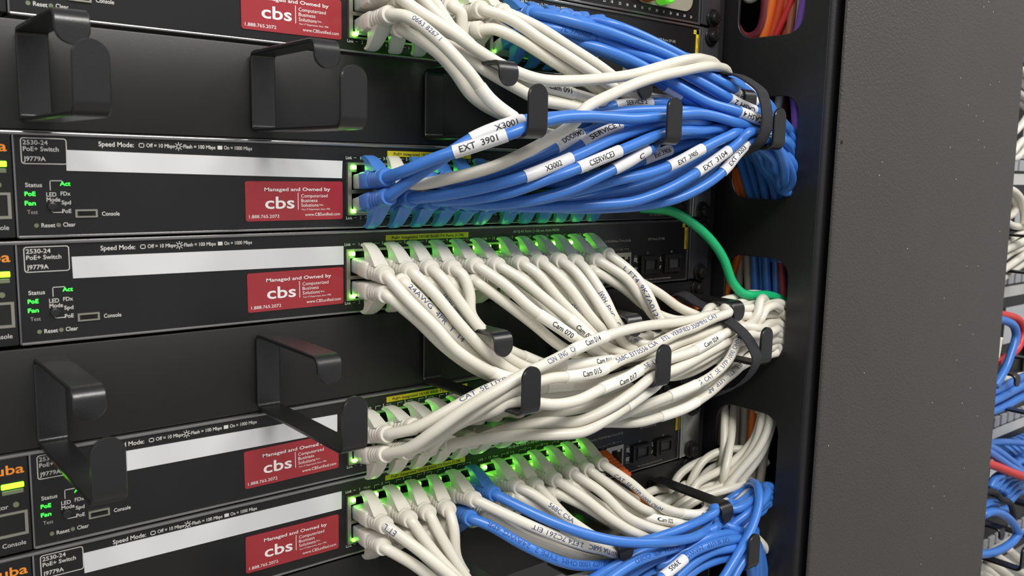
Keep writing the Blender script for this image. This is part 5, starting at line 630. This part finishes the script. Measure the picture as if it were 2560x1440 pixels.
CHANNEL = [
('white', None, 3.0, 'white cable at the left edge of the second hole', 'cables hanging inside the vertical channel', '3120,29,144 3120,-31,0 3120,-88,-145 3120,-99,-174', []),
('orange', None, 3.0, 'left orange cable in the second hole', 'cables hanging inside the vertical channel', '3160,20,209 3160,-32,64 3160,-76,-84 3160,-107,-204', []),
('orange', None, 3.0, 'right orange cable in the second hole', 'cables hanging inside the vertical channel', '3180,-34,146 3180,-90,1 3180,-151,-142 3180,-170,-201', []),
('blue', None, 3.0, 'blue cable beside the orange pair in the second hole', 'cables hanging inside the vertical channel', '3140,-38,319 3140,-96,181 3140,-156,42 3140,-212,-97 3140,-254,-210', []),
('blue', None, 3.0, 'second blue cable from the orange pair in the second hole', 'cables hanging inside the vertical channel', '3180,-79,320 3180,-137,183 3180,-193,46 3180,-242,-95 3180,-274,-209', []),
('blue', None, 3.0, 'third blue cable from the orange pair in the second hole', 'cables hanging inside the vertical channel', '3160,-162,333 3160,-221,195 3160,-276,56 3160,-320,-88 3160,-348,-205', []),
('blue', None, 3.0, 'fourth blue cable from the orange pair in the second hole', 'cables hanging inside the vertical channel', '3150,-244,332 3150,-307,195 3150,-363,54 3150,-406,-90 3150,-434,-208', []),
('blue', None, 3.0, 'fifth blue cable from the orange pair in the second hole', 'cables hanging inside the vertical channel', '3200,-339,375 3200,-380,227 3200,-400,74 3200,-408,-79 3200,-413,-202', []),
('blue', None, 3.0, 'outermost blue cable bulging at the right edge of the second hole', 'cables hanging inside the vertical channel', '3130,-441,425 3130,-519,300 3130,-550,156 3130,-554,8 3130,-496,-127 3130,-475,-183', []),
('blue', None, 3.0, 'blue cable just inside the outermost one in the second hole', 'cables hanging inside the vertical channel', '3180,-417,387 3180,-462,243 3180,-476,94 3180,-462,-55 3180,-426,-201', []),
('darkred', None, 3.2, 'dark red cable at the top of the second hole', 'cables hanging inside the vertical channel', '3300,-303,731 3300,-319,583 3300,-332,463', []),
('white', None, 3.0, 'white cable at the top of the second hole', 'cables hanging inside the vertical channel', '3220,-311,488 3220,-335,636 3220,-336,696', []),
('purple', None, 3.2, 'purple cable at the right edge of the second hole', 'cables hanging inside the vertical channel', '3180,-470,713 3180,-495,564 3180,-510,413 3180,-503,262', []),
('orange', None, 3.0, 'orange cable at the left of the third hole', 'cables hanging inside the vertical channel', '3250,-46,-388 3250,-26,-539 3250,20,-685 3250,64,-831 3250,75,-891', []),
('grey', None, 3.0, 'left grey cable in the third hole', 'cables hanging inside the vertical channel', '3300,-39,-391 3300,-28,-544 3300,-24,-697 3300,-24,-820', []),
('grey', None, 3.0, 'right grey cable in the third hole', 'cables hanging inside the vertical channel', '3280,-82,-387 3280,-101,-536 3280,-118,-685 3280,-132,-805', []),
('blue', None, 3.0, 'left blue cable in the third hole', 'cables hanging inside the vertical channel', '3260,-153,-381 3260,-174,-528 3260,-192,-676 3260,-207,-824 3260,-210,-854', []),
('blue', None, 3.0, 'second blue cable in the third hole', 'cables hanging inside the vertical channel', '3320,-174,-381 3320,-184,-530 3320,-203,-679 3320,-220,-827 3320,-224,-857', []),
('blue', None, 3.0, 'third blue cable in the third hole', 'cables hanging inside the vertical channel', '3260,-256,-373 3260,-277,-518 3260,-295,-664 3260,-313,-810 3260,-316,-839', []),
('blue', None, 3.0, 'fourth blue cable in the third hole', 'cables hanging inside the vertical channel', '3280,-324,-368 3280,-348,-513 3280,-362,-658 3280,-375,-804 3280,-377,-833', []),
('darkred', None, 3.0, 'dark red cable in the third hole', 'cables hanging inside the vertical channel', '3220,-411,-360 3220,-432,-511 3220,-453,-663 3220,-473,-815', []),
('blue', None, 2.6, 'thin blue cable at the right edge of the third hole', 'cables hanging inside the vertical channel', '3280,-402,-420 3280,-434,-568 3280,-454,-718 3280,-454,-779', []),
('grey', None, 3.2, 'pinkish grey cable at the left edge of the lowest hole', 'cables hanging inside the vertical channel', '3220,43,-1510 3220,44,-1661 3220,48,-1811 3220,50,-1962 3220,50,-1992', []),
('grey', None, 3.2, 'grey cable left of the orange one, outer, in the lowest hole', 'cables hanging inside the vertical channel', '3280,-87,-1555 3280,-92,-1707 3280,-91,-1860 3280,-90,-2013 3280,-83,-2166 3280,-80,-2227', []),
('grey', None, 3.2, 'grey cable left of the orange one, inner, in the lowest hole', 'cables hanging inside the vertical channel', '3260,-170,-1534 3260,-172,-1685 3260,-175,-1835 3260,-176,-1986 3260,-170,-2137 3260,-167,-2197', []),
('orange', None, 3.2, 'orange cable in the middle of the lowest hole', 'cables hanging inside the vertical channel', '3240,-258,-1512 3240,-259,-1661 3240,-256,-1810 3240,-255,-1959 3240,-253,-2108 3240,-253,-2168', []),
('grey', None, 3.2, 'grey cable right of the orange one in the lowest hole', 'cables hanging inside the vertical channel', '3250,-321,-1500 3250,-324,-1650 3250,-315,-1799 3250,-308,-1949 3250,-301,-2098 3250,-297,-2188', []),
('grey', None, 3.2, 'rightmost grey cable in the lowest hole', 'cables hanging inside the vertical channel', '3220,-425,-1504 3220,-424,-1654 3220,-406,-1803 3220,-388,-1952 3220,-375,-2102 3220,-369,-2192', []),
('darkred', None, 4.5, 'dark red cable lying along the bottom of the first hole', 'cables hanging inside the vertical channel', '3220,77,1164 3220,20,1096 3220,-67,1074 3220,-147,1114 3220,-180,1197 3220,-186,1348 3220,-182,1439', []),
('orange', None, 3.3, 'left orange cable in the first hole', 'cables hanging inside the vertical channel', '3220,-238,1431 3220,-223,1286 3220,-193,1144 3220,-152,1004 3220,-130,919', []),
('orangered', None, 3.2, 'orange red cable beside the orange one in the first hole', 'cables hanging inside the vertical channel', '3250,-289,1428 3250,-273,1275 3250,-234,1125 3250,-189,978 3250,-174,918', []),
('red', None, 2.4, 'bright red cable in the first hole', 'cables hanging inside the vertical channel', '3200,-432,1401 3200,-385,1259 3200,-318,1125 3200,-251,992 3200,-227,937', []),
('orangered', None, 2.6, 'red-brown cable right of the bright red one in the first hole', 'cables hanging inside the vertical channel', '3260,-322,1425 3260,-321,1273 3260,-321,1120 3260,-320,968 3260,-320,907', []),
('brown', None, 2.8, 'brown cable left of the purple one in the first hole', 'cables hanging inside the vertical channel', '3220,-393,1409 3220,-396,1259 3220,-385,1109 3220,-371,960 3220,-366,900', []),
('grey', None, 2.6, 'grey cable beside the purple one in the first hole', 'cables hanging inside the vertical channel', '3260,-414,1412 3260,-410,1262 3260,-397,1112 3260,-387,962 3260,-385,902', []),
('purple', None, 3.4, 'purple cable at the right edge of the first hole', 'cables hanging inside the vertical channel', '3160,-539,1380 3160,-522,1231 3160,-495,1084 3160,-447,942', []),
('white', None, 3.6, 'white cable end at the top left of the first hole', 'cables hanging inside the vertical channel', '3180,-13,1408 3180,-48,1358 3180,-76,1349 3180,-128,1375 3180,-149,1397', [])]
NEIGHBOUR = [
('blue', None, 3.0, 'dark blue cable at the very top of the neighbouring rack', 'cables of the neighbouring rack', '7132,-350,1729 7182,-350,1651 7310,-350,1594 7450,-350,1576', []),
('lightblue', None, 3.0, 'pale blue cable above the white ones in the neighbouring rack', 'cables of the neighbouring rack', '6719,-500,1371 6918,-500,1431 7072,-500,1454', []),
('white', None, 3.0, 'uppermost white cable in the neighbouring rack', 'cables of the neighbouring rack', '6853,-450,1260 6937,-450,1312 7184,-450,1349 7234,-450,1353', []),
('blue', None, 3.0, 'blue cable squeezed between white ones near the top of the neighbouring rack', 'cables of the neighbouring rack', '6984,-400,1258 7237,-400,1273 7389,-400,1276', []),
('white', None, 3.4, 'white cable drooping below the small blue one in the neighbouring rack', 'cables of the neighbouring rack', '6699,-500,1169 6891,-500,1115 7130,-500,1043 7179,-500,1031', []),
('white', None, 3.4, 'second white cable drooping below the small blue one in the neighbouring rack', 'cables of the neighbouring rack', '6845,-440,1112 7077,-440,1022 7316,-440,954 7365,-440,942', []),
('white', None, 3.4, 'third white cable drooping, above the dark gap, in the neighbouring rack', 'cables of the neighbouring rack', '6963,-400,955 7111,-400,938 7351,-400,873 7498,-400,845', []),
('white', None, 3.4, 'fourth white cable drooping, at the dark gap, in the neighbouring rack', 'cables of the neighbouring rack', '7111,-340,882 7305,-340,854 7542,-340,793 7684,-340,758', []),
('white', None, 3.4, 'white cable curling left above the upper panel in the neighbouring rack', 'cables of the neighbouring rack', '7217,-460,729 7006,-460,583 6864,-460,522', []),
('white', None, 3.4, 'large white loop above the upper panel in the neighbouring rack', 'cables of the neighbouring rack', '7218,-480,506 7074,-480,469 6904,-480,366 6811,-480,331', []),
('white', None, 3.2, 'inner white loop touching the upper panel in the neighbouring rack', 'cables of the neighbouring rack', '7446,-420,436 7300,-420,398 7173,-420,318 6973,-420,296', []),
('white', None, 3.6, 'outer white loop below the upper panel in the neighbouring rack', 'cables of the neighbouring rack', '6762,-500,27 7001,-500,-27 7133,-500,-91 7230,-500,-201 7266,-500,-291 7275,-500,-339', []),
('white', None, 3.6, 'middle white loop below the upper panel in the neighbouring rack', 'cables of the neighbouring rack', '6907,-440,-42 7102,-440,-92 7187,-440,-146 7188,-440,-193 7155,-440,-231 7059,-440,-259 6959,-440,-267', []),
('white', None, 3.4, 'inner white loop below the upper panel in the neighbouring rack', 'cables of the neighbouring rack', '7078,-380,-124 7163,-380,-179 7177,-380,-227 7088,-380,-272', []),
('white', None, 3.6, 'white cable sagging flat between loops and diagonals in the neighbouring rack', 'cables of the neighbouring rack', '6840,-460,-273 7081,-460,-349 7333,-460,-364 7534,-460,-348', []),
('white', None, 3.6, 'first white diagonal cable from above in the neighbouring rack', 'cables of the neighbouring rack', '6930,-440,-551 7168,-440,-487 7407,-440,-429 7649,-440,-383 7698,-440,-374', []),
('white', None, 3.6, 'second white diagonal cable from above in the neighbouring rack', 'cables of the neighbouring rack', '6791,-500,-598 7031,-500,-561 7271,-500,-519 7510,-500,-477 7558,-500,-469', []),
('white', None, 3.6, 'third white diagonal cable with blue print in the neighbouring rack', 'cables of the neighbouring rack', '6869,-460,-704 7103,-460,-631 7346,-460,-594 7588,-460,-555 7685,-460,-538', []),
('white', None, 3.6, 'fourth white diagonal cable in the neighbouring rack', 'cables of the neighbouring rack', '6717,-520,-797 6959,-520,-742 7198,-520,-677 7439,-520,-619 7537,-520,-599', []),
('white', None, 3.6, 'lowest white diagonal cable above the lower panel in the neighbouring rack', 'cables of the neighbouring rack', '6867,-460,-901 7104,-460,-840 7342,-460,-779 7580,-460,-725 7725,-460,-696', []),
('blue', None, 4.0, 'blue cable hanging in a tall loop beside the red one in the neighbouring rack', 'cables of the neighbouring rack', '6569,-600,-1221 6816,-600,-1266 7006,-600,-1332 7075,-600,-1403 7086,-600,-1452 6991,-600,-1628 6901,-600,-1747 6696,-600,-1894', []),
('red', None, 3.8, 'red cable hanging in a tall loop in the neighbouring rack', 'cables of the neighbouring rack', '6887,-480,-1213 7138,-480,-1256 7386,-480,-1310 7522,-480,-1377 7588,-480,-1453 7586,-480,-1503 7535,-480,-1590 7450,-480,-1643 7303,-480,-1680 7050,-480,-1710 7000,-480,-1716', []),
('white', None, 3.6, 'short white tagged cable beside the door edge in the neighbouring rack', 'cables of the neighbouring rack', '6678,-600,-1407 6644,-600,-1610', []),
('white', None, 3.4, 'short white cable above the blue diagonals in the neighbouring rack', 'cables of the neighbouring rack', '7105,-400,-1942 7355,-400,-1956 7604,-400,-1972 7854,-400,-1987 8054,-400,-1998', []),
('blue', None, 4.0, 'uppermost blue diagonal cable in the neighbouring rack', 'cables of the neighbouring rack', '6777,-520,-1993 7026,-520,-1989 7274,-520,-1964 7522,-520,-1945 7771,-520,-1934 7821,-520,-1932', []),
('blue', None, 4.0, 'second blue diagonal cable in the neighbouring rack', 'cables of the neighbouring rack', '6676,-560,-2080 6927,-560,-2064 7177,-560,-2041 7428,-560,-2017 7678,-560,-2001 7729,-560,-1998', []),
('blue', None, 3.6, 'third blue diagonal cable in the neighbouring rack', 'cables of the neighbouring rack', '6890,-480,-2173 7137,-480,-2158 7383,-480,-2139 7629,-480,-2114 7876,-480,-2114 7975,-480,-2115', []),
('blue', None, 4.0, 'lowest blue diagonal cable in the neighbouring rack', 'cables of the neighbouring rack', '6649,-560,-2166 6903,-560,-2176 7155,-560,-2164 7408,-560,-2143 7661,-560,-2135 7762,-560,-2132', []),
('red', None, 3.4, 'short red cable between blue diagonals in the neighbouring rack', 'cables of the neighbouring rack', '6969,-440,-2091 7209,-440,-2078 7401,-440,-2082', []),
('blue', None, 3.6, 'blue cable lying under the plug row in the neighbouring rack', 'cables of the neighbouring rack', '7103,-420,-2591 7351,-420,-2630 7598,-420,-2673 7843,-420,-2724 8088,-420,-2782 8331,-420,-2843 8380,-420,-2855', []),
('blue', None, 4.0, 'upper blue cable falling to the right in the neighbouring rack', 'cables of the neighbouring rack', '6801,-520,-2529 7034,-520,-2615 7260,-520,-2716 7481,-520,-2827 7701,-520,-2941 7922,-520,-3054 8145,-520,-3160 8190,-520,-3182', []),
('blue', None, 4.2, 'lower blue cable falling to the right in the neighbouring rack', 'cables of the neighbouring rack', '6633,-580,-2522 6861,-580,-2626 7088,-580,-2733 7315,-580,-2842 7546,-580,-2939 7782,-580,-3025 7830,-580,-3042', []),
('blue', None, 3.4, 'thin blue cable joining the falling ones in the neighbouring rack', 'cables of the neighbouring rack', '7755,-460,-2949 7961,-460,-2953 8214,-460,-3004 8315,-460,-3029', []),
('red', None, 4.4, 'straight red cable below the falling blue ones in the neighbouring rack', 'cables of the neighbouring rack', '6513,-620,-2618 6754,-620,-2696 6993,-620,-2782 7231,-620,-2871 7470,-620,-2955 7709,-620,-3041 7900,-620,-3112', []),
('blue', None, 4.2, 'first of six blue cables tied in the bundle of the neighbouring rack', 'cables of the neighbouring rack', '6868,-580,-2972 6942,-580,-2908 7037,-580,-2883 7135,-580,-2894', []),
('blue', None, 4.2, 'second of six blue cables tied in the bundle of the neighbouring rack', 'cables of the neighbouring rack', '7049,-550,-3033 7190,-550,-2958 7294,-550,-2936 7398,-550,-2958', []),
('blue', None, 4.2, 'third of six blue cables tied in the bundle of the neighbouring rack', 'cables of the neighbouring rack', '7261,-520,-3111 7388,-520,-3043 7532,-520,-3026 7675,-520,-3048', []),
('blue', None, 4.2, 'fourth of six blue cables tied in the bundle of the neighbouring rack', 'cables of the neighbouring rack', '7479,-490,-3191 7624,-490,-3131 7780,-490,-3121 7882,-490,-3147', []),
('blue', None, 4.2, 'fifth of six blue cables tied in the bundle of the neighbouring rack', 'cables of the neighbouring rack', '7628,-460,-3291 7760,-460,-3234 7902,-460,-3216 8040,-460,-3253', []),
('blue', None, 4.2, 'sixth of six blue cables tied in the bundle of the neighbouring rack', 'cables of the neighbouring rack', '7804,-430,-3386 8051,-430,-3317 8199,-430,-3356', []),
('blue', None, 4.0, 'upper short blue cable left of the tie in the neighbouring rack', 'cables of the neighbouring rack', '6574,-600,-3106 6832,-600,-3109 6980,-600,-3151 7028,-600,-3171', []),
('blue', None, 4.0, 'lower short blue cable left of the tie in the neighbouring rack', 'cables of the neighbouring rack', '6800,-520,-3170 7042,-520,-3229 7274,-520,-3320 7469,-520,-3361 7518,-520,-3363 7565,-520,-3346', []),
('blue', None, 4.2, 'blue cable arching over the black ring in the neighbouring rack', 'cables of the neighbouring rack', '6553,-660,-3153 6754,-660,-3168 6993,-660,-3243 7216,-660,-3359 7419,-660,-3506 7488,-660,-3579', []),
('blue', None, 4.2, 'blue cable dangling in an arc at the bottom of the neighbouring rack', 'cables of the neighbouring rack', '7537,-660,-3570 7404,-660,-3634 7158,-660,-3653 6912,-660,-3633 6669,-660,-3585 6431,-660,-3521 6337,-660,-3489', []),
('white', None, 4.2, 'uppermost of five white patch cables at the bottom of the neighbouring rack', 'cables of the neighbouring rack', '7824,-460,-3914 8041,-460,-4050 8260,-460,-4183 8483,-460,-4309 8663,-460,-4405', []),
('white', None, 4.2, 'second of five white patch cables at the bottom of the neighbouring rack', 'cables of the neighbouring rack', '7515,-460,-3910 7739,-460,-4029 7964,-460,-4150 8187,-460,-4271 8410,-460,-4394 8499,-460,-4443', []),
('white', None, 4.2, 'third of five white patch cables at the bottom of the neighbouring rack', 'cables of the neighbouring rack', '7290,-460,-3903 7511,-460,-4018 7728,-460,-4141 7942,-460,-4269 8153,-460,-4401', []),
('white', None, 4.2, 'fourth of five white patch cables at the bottom of the neighbouring rack', 'cables of the neighbouring rack', '7045,-460,-3884 7278,-460,-3993 7499,-460,-4124 7713,-460,-4265 7755,-460,-4294', []),
('white', None, 4.2, 'lowest of five white patch cables at the bottom of the neighbouring rack', 'cables of the neighbouring rack', '6985,-460,-3932 7225,-460,-4030 7455,-460,-4149 7587,-460,-4232', [])]

def superel(c, t, u, v, a, b, e, n=20):
    out = []
    for k in range(n):
        q = 2*math.pi*k/n; cs, sn = math.cos(q), math.sin(q)
        out.append(c + u*(a*math.copysign(abs(cs)**(2/e), cs)) + v*(b*math.copysign(abs(sn)**(2/e), sn)))
    return out
def wrap_text(text, path, L, s0, s1, r, cap, flip, ang, bold=True):
    """lettering laid round a cable between arc lengths s0 and s1, readable from the aisle"""
    V, F, a, b = glyphs(text, bold, 9)
    if not F: return None
    s = cap/CAP; ln = s1-s0; nat = (b-a)*s; sx = s*min(1.45, max(.5, ln/nat)); off = (ln-(b-a)*sx)/2
    out = []; eye = Vector(EYE)
    def at(d):
        d = max(0, min(L[-1]-1e-3, d)); i = max(0, min(len(L)-2, __import__('bisect').bisect_right(L, d)-1))
        f = (d-L[i])/max(1e-6, L[i+1]-L[i]); p = path[i].lerp(path[i+1], f); q0 = path[max(0, i-1)]; q1 = path[min(len(path)-1, i+2)]
        return p, (q1-q0).normalized()
    cache = {}
    for vx, vy in V:
        x = (vx-a)*sx+off; h = (vy-.36)*s
        d = s1-x if flip else s0+x
        k = round(d, 2)
        if k not in cache:
            p, t = at(d); nrm = eye-p; nrm = (nrm-t*nrm.dot(t)).normalized(); up = nrm.cross(t); cache[k] = (p, nrm, up)
        p, nrm, up = cache[k]; th = math.radians(ang)+(-h if flip else h)/r
        out.append(p+nrm*(r*math.cos(th))+up*(r*math.sin(th)))
    return MB().add(out, F)
def dec(s): return [Vector([int(q)*.1 for q in t.split(',')]) for t in s.split()]
def subpath(path, L, s0, s1, step=1.5):
    import bisect
    n = max(2, int((s1-s0)/step)); out = []
    for k in range(n+1):
        d = max(0, min(L[-1]-1e-4, s0+(s1-s0)*k/n)); i = max(0, min(len(L)-2, bisect.bisect_right(L, d)-1)); out.append(path[i].lerp(path[i+1], (d-L[i])/max(1e-6, L[i+1]-L[i])))
    return out
HOOK = [(27, 3.6), (24, 5.6), (20.5, 8.0), (17, 10.0), (14, 11.4), (11, 12.3), (8.2, 12.5), (6.4, 11.9), (6.6, 11.1), (8.8, 10.9), (10.8, 9.9), (12.4, 8.0), (13.4, 5.6), (13.6, 3.4)]
def make_cable(col, port, r, label, group, pts, tags, name='patch_cable'):
    P = dec(pts); path = catmull(P, 2.2); start = None
    if port:
        s, n = port; px = port_x(n)+DX[s]; pz = SW_Z[s]+(3.3 if n % 2 else -8.2); a = Vector((px, -9, pz)); e = P[0]
        ro = empty(name, (px, 0, pz), label, 'patch cable', group)
        ax = (e-a).normalized(); path = [e-ax*3]+path
    else:
        ro = empty(name, tuple(P[0]), label, 'cable', group or None)
    L = [0]
    for i in range(1, len(path)): L.append(L[-1]+(path[i]-path[i-1]).length)
    o = MB().tube(path, r, 14).build('jacket', JACK[col], ro, True)
    if port:
        ln = (e-a).length; k = ln/25.0; up = Vector((0, 0, 1 if n % 2 else -1)); v = (up-ax*up.dot(ax)).normalized(); u = ax.cross(v)
        bm_ = BOOT[col]
        m = MB(); prof = [(0, 5.7, 4.3, 7), (3, 5.85, 4.5, 6), (9.6, 5.7, 4.6, 5), (10.4, 5.2, 4.5, 3.4), (10.6, 4.7, 4.2, 2.6), (11.6, 4.6, 4.2, 2.4), (11.8, 5.3, 4.8, 2.4), (13.4, 5.2, 4.8, 2.3), (13.6, 4.5, 4.3, 2.1), (14.7, 4.4, 4.2, 2), (14.9, 5.1, 4.9, 2.1), (16.5, 5.0, 4.8, 2), (16.7, 4.3, 4.2, 2), (17.8, 4.2, 4.1, 2), (18, 4.9, 4.85, 2), (19.4, 4.8, 4.75, 2), (19.6, 4.2, 4.1, 2), (20.4, 4.2, 4.1, 2), (20.6, 4.75, 4.75, 2), (24.4, 4.6, 4.6, 2), (25.1, 4.2, 4.2, 2), (25.15, 3.2, 3.2, 2)]
        m.loft([superel(a+ax*(d*k), ax, u, v, w, h, ex) for d, w, h, ex in prof])
        bo = autosmooth(m.build('boot', bm_, ro), 38)
        h = MB(); HK = []
        for sgn in (-1, 1):
            R = []
            for d, hh in HOOK:
                wv = 3.9-.9*max(0, min(1, (hh-4)/8.5)); R.append(a+ax*((d-9)*1.0)+v*hh+u*(sgn*wv))
            HK.append(R)
        mid = [[a+ax*(d-9)+v*(hh+(.45 if i < 8 else -.0))+u*(sg*(2.6-.6*max(0, min(1, (hh-4)/8.5)))) for i, (d, hh) in enumerate(HOOK)] for sg in (-1, 1)]
        h.loft([HK[0], mid[0], mid[1], HK[1]])
        autosmooth(h.build('latch_guard', bm_, bo), 50)
        q = MB(); q.loft([superel(a+ax*d, ax, u, v, 5.75, 3.9, 9, 16) for d in (-8.2, 0.3)]); autosmooth(q.build('plug', CLEAR, ro), 40)
    for kind, text, s0, s1, flip, ang, cap, f0, f1 in tags:
        if port: s0 += 3; s1 += 3
        rr = r
        par = o
        if kind in ('tag', 'wrap'):
            rr = r+.32; sl = MB(); pp = subpath(path, L, s0, s1)
            sl.tube(pp, rr, 20); par = autosmooth(sl.build('name_tag', TAPE if kind == 'tag' else WRAP, ro), 50)
        if text:
            w = (s1-s0)
            t0, t1 = (s0+w*f0, s0+w*f1) if not flip else (s1-w*f1, s1-w*f0)
            m = wrap_text(text, path, L, t0, t1, rr+.09, cap, flip, ang, kind != 'print')
            ink = INKK if kind != 'print' else (INKD if col == 'blue' else INKB)
            if m: m.build('tag_print' if kind != 'print' else 'jacket_print', ink, par)
    return ro
for c_ in CABLES: make_cable(*c_)
for c_ in CHANNEL: make_cable(*c_, name='channel_cable')
for c_ in NEIGHBOUR: make_cable(*c_, name='rack_cable')
# orange plug in the uplink port of the lowest switch
op = empty('patch_plug', (188, 0, -190), 'orange ribbed plug beside the empty uplink jack of the lowest switch', 'plug')
a = Vector((187, -2, -180.5)); e = Vector((186, -27, -188.0)); ax = (e-a).normalized(); v = Vector((0, 0, 1)); v = (v-ax*v.dot(ax)).normalized(); u = ax.cross(v); m = MB(); rings = []
for i in range(34):
    d = (e-a).length*i/33; w = 5.8-1.6*i/33; g = .45*(1 if (i//2) % 2 else 0) if i > 8 else 0
    rings.append(superel(a+ax*d, ax, u, v, w-g, 4.6-.9*i/33-g, 4, 16))
autosmooth(m.loft(rings).build('boot', BOOT['orange'], op), 38)
MB().tube([e, e+ax*20+Vector((2, 0, -8)), e+ax*34+Vector((10, 4, -26))], 2.6, 12).build('jacket', JACK['orange'], op, True)
# ------------------------------------------------------------------ hook-and-loop straps round the bundles
def loop_strap(name, pts, wdir, width, label):
    P = [Vector(p) for p in pts]; n = len(P); Q = []
    for i in range(n):            # closed Catmull-Rom
        p0, p1, p2, p3 = P[i-1], P[i], P[(i+1) % n], P[(i+2) % n]
        for k in range(8):
            t = k/8; Q.append(.5*((2*p1)+(p2-p0)*t+(2*p0-5*p1+4*p2-p3)*t*t+(3*p1-p0-3*p2+p3)*t**3))
    c = sum(Q, Vector())/len(Q); rings = []; w = Vector(wdir).normalized()*width/2
    for i, q in enumerate(Q):
        t = (Q[(i+1) % len(Q)]-Q[i-1]).normalized(); nv = t.cross(w.normalized())
        if nv.dot(q-c) < 0: nv = -nv
        rings.append([q-w-nv*.2, q-w+nv*.8, q-w*.9+nv*1.1, q+w*.9+nv*1.1, q+w+nv*.8, q+w-nv*.2])
    o = autosmooth(MB().loft(rings, closed=True).build(name, VELC), 50); return tagp(o, label, 'strap')
loop_strap('cable_strap', [(230, -80, 62), (230, -85.5, 54), (230, -88, 43), (230, -86, 33), (230, -80, 26.5), (230, -62, 19), (230, -42, 17), (230, -26, 24), (230, -22, 45), (230, -34, 66), (230, -60, 71)], (1, .12, .02), 12.5, 'black hook and loop strap round the blue bundle by the upper right ring')
loop_strap('cable_strap', [(232, -24, -71), (232, -42, -74.5), (232, -60, -80), (232, -76, -87), (232, -86, -96), (232, -89, -106), (230, -80, -120), (228, -60, -131), (226, -36, -132), (228, -16, -118), (230, -11, -95)], (1, .15, .1), 11, 'black hook and loop strap round the white bundle by the middle right ring')
# ------------------------------------------------------------------ neighbouring rack seen past the door edge
for xa, xb in ((612, 640), (1120, 1148)): pass
nr = empty('equipment_rack', (880, 60, -1250), 'neighbouring rack visible past the right edge of the grey door', 'rack')
for xa, xb in ((612, 640), (1122, 1150)): MB().box(xa, xb, 3, 40, -1250, 700, 1).build('rack_post', SIDE, nr)
MB().box(612, 1150, 3, 60, -1250, -1190, 2).build('base_rail', SIDE, nr)
MB().box(612, 1150, 120, 124, -1190, 690).build('rear_cover', DARK, nr)
PP = [(12, 'upper patch panel of the neighbouring rack with a wide silver strip'), (-114, 'patch panel of the neighbouring rack below the white loops'), (-280, 'patch panel of the neighbouring rack above the blue plug row'), (-430, 'lowest patch panel of the neighbouring rack with white plugs')]
for i, (zc, lb) in enumerate(PP):
    p = empty('patch_bay', (880, 0, zc), lb, 'patch panel', 'patch panels of the neighbouring rack')
    MB().box(640, 1122, 0, 30, zc-21, zc+21, .8).build('panel', PANEL, p)
    MB().box(648, 1114, -1.2, 0, zc-8, zc+4).build('label_strip', LPAN, p)
    t = MB()
    for k in range(24):
        x = 652+k*19.3; t.box(x, x+14.5, -3.5, 0, zc+7, zc+19, .6)
    t.build('jack_row', mat('jack_grey', (.36, .36, .38), .45), p)
for i, (zc, lb) in enumerate(((-62, 'cable manager of the neighbouring rack behind the white diagonals'), (-200, 'cable manager of the neighbouring rack behind the blue loop'), (-360, 'cable manager of the neighbouring rack behind the tied blue bundle'))):
    p = empty('horizontal_cable_manager', (880, 0, zc), lb, 'cable manager', 'cable managers of the neighbouring rack')
    MB().box(640, 1122, .5, 4, zc-21, zc+21, .5).build('panel', PANEL, p)
    for x in (700, 797, 894, 991):
        m = MB().loft(strap([(a, b+zc-44.45) for a, b in ring_path(62, 26.4)], 5.9, 2.4, 5.6)); m.V = [(v[0]+x, v[1], v[2]) for v in m.V]; autosmooth(m.build('strap_ring', BLACK, p), 40)
bt = [Vector(p) for p in [(657.888179, -62.000000, -292.836737), (681.383633, -66.000000, -298.563597), (687.133788, -68.000000, -304.652403), (719.358966, -66.000000, -318.279489), (750.303124, -60.000000, -341.569528)]]
o = MB().tube(catmull(bt, 4), 3.2, 8).build('cable_strap', VELC); tagp(o, 'black strap round the tied blue bundle of the neighbouring rack', 'strap')
for i in range(9):
    x = 826+i*12.5; p = empty('network_plug', (x, -4, -300), '%s blue plug from the left in the plug row of the neighbouring rack' % 'first second third fourth fifth sixth seventh eighth ninth'.split()[i], 'plug', 'blue plugs of the neighbouring rack')
    m = MB(); zc = -301-(i*.2)
    m.loft([superel(Vector((x, -3-d, zc-d*.25)), None, Vector((1, 0, 0)), Vector((0, 0, 1)), w, h, 4, 14) for d, w, h in ((0, 5.2, 4.5), (12, 5.2, 4.5), (13, 4.4, 4.2), (16, 4.9, 4.6), (18, 4.2, 4), (21, 4.6, 4.4), (28, 4.2, 4.2))])
    bo = autosmooth(m.build('boot', BOOT['blue'], p), 38)
    m = MB(); m.loft([[Vector((x+sx*3.4, -3-d, zc+hh)) for d, hh in HOOK] for sx in (-1, 1)]); m.build('latch_guard', BOOT['blue'], bo)
    MB().tube(catmull([(x, -30, zc-7), (x-3, -44, zc-9), (x-16, -54, zc-4), (x-40, -56, zc+4)], 4), 3, 10).build('jacket', JACK['blue'], p, True)
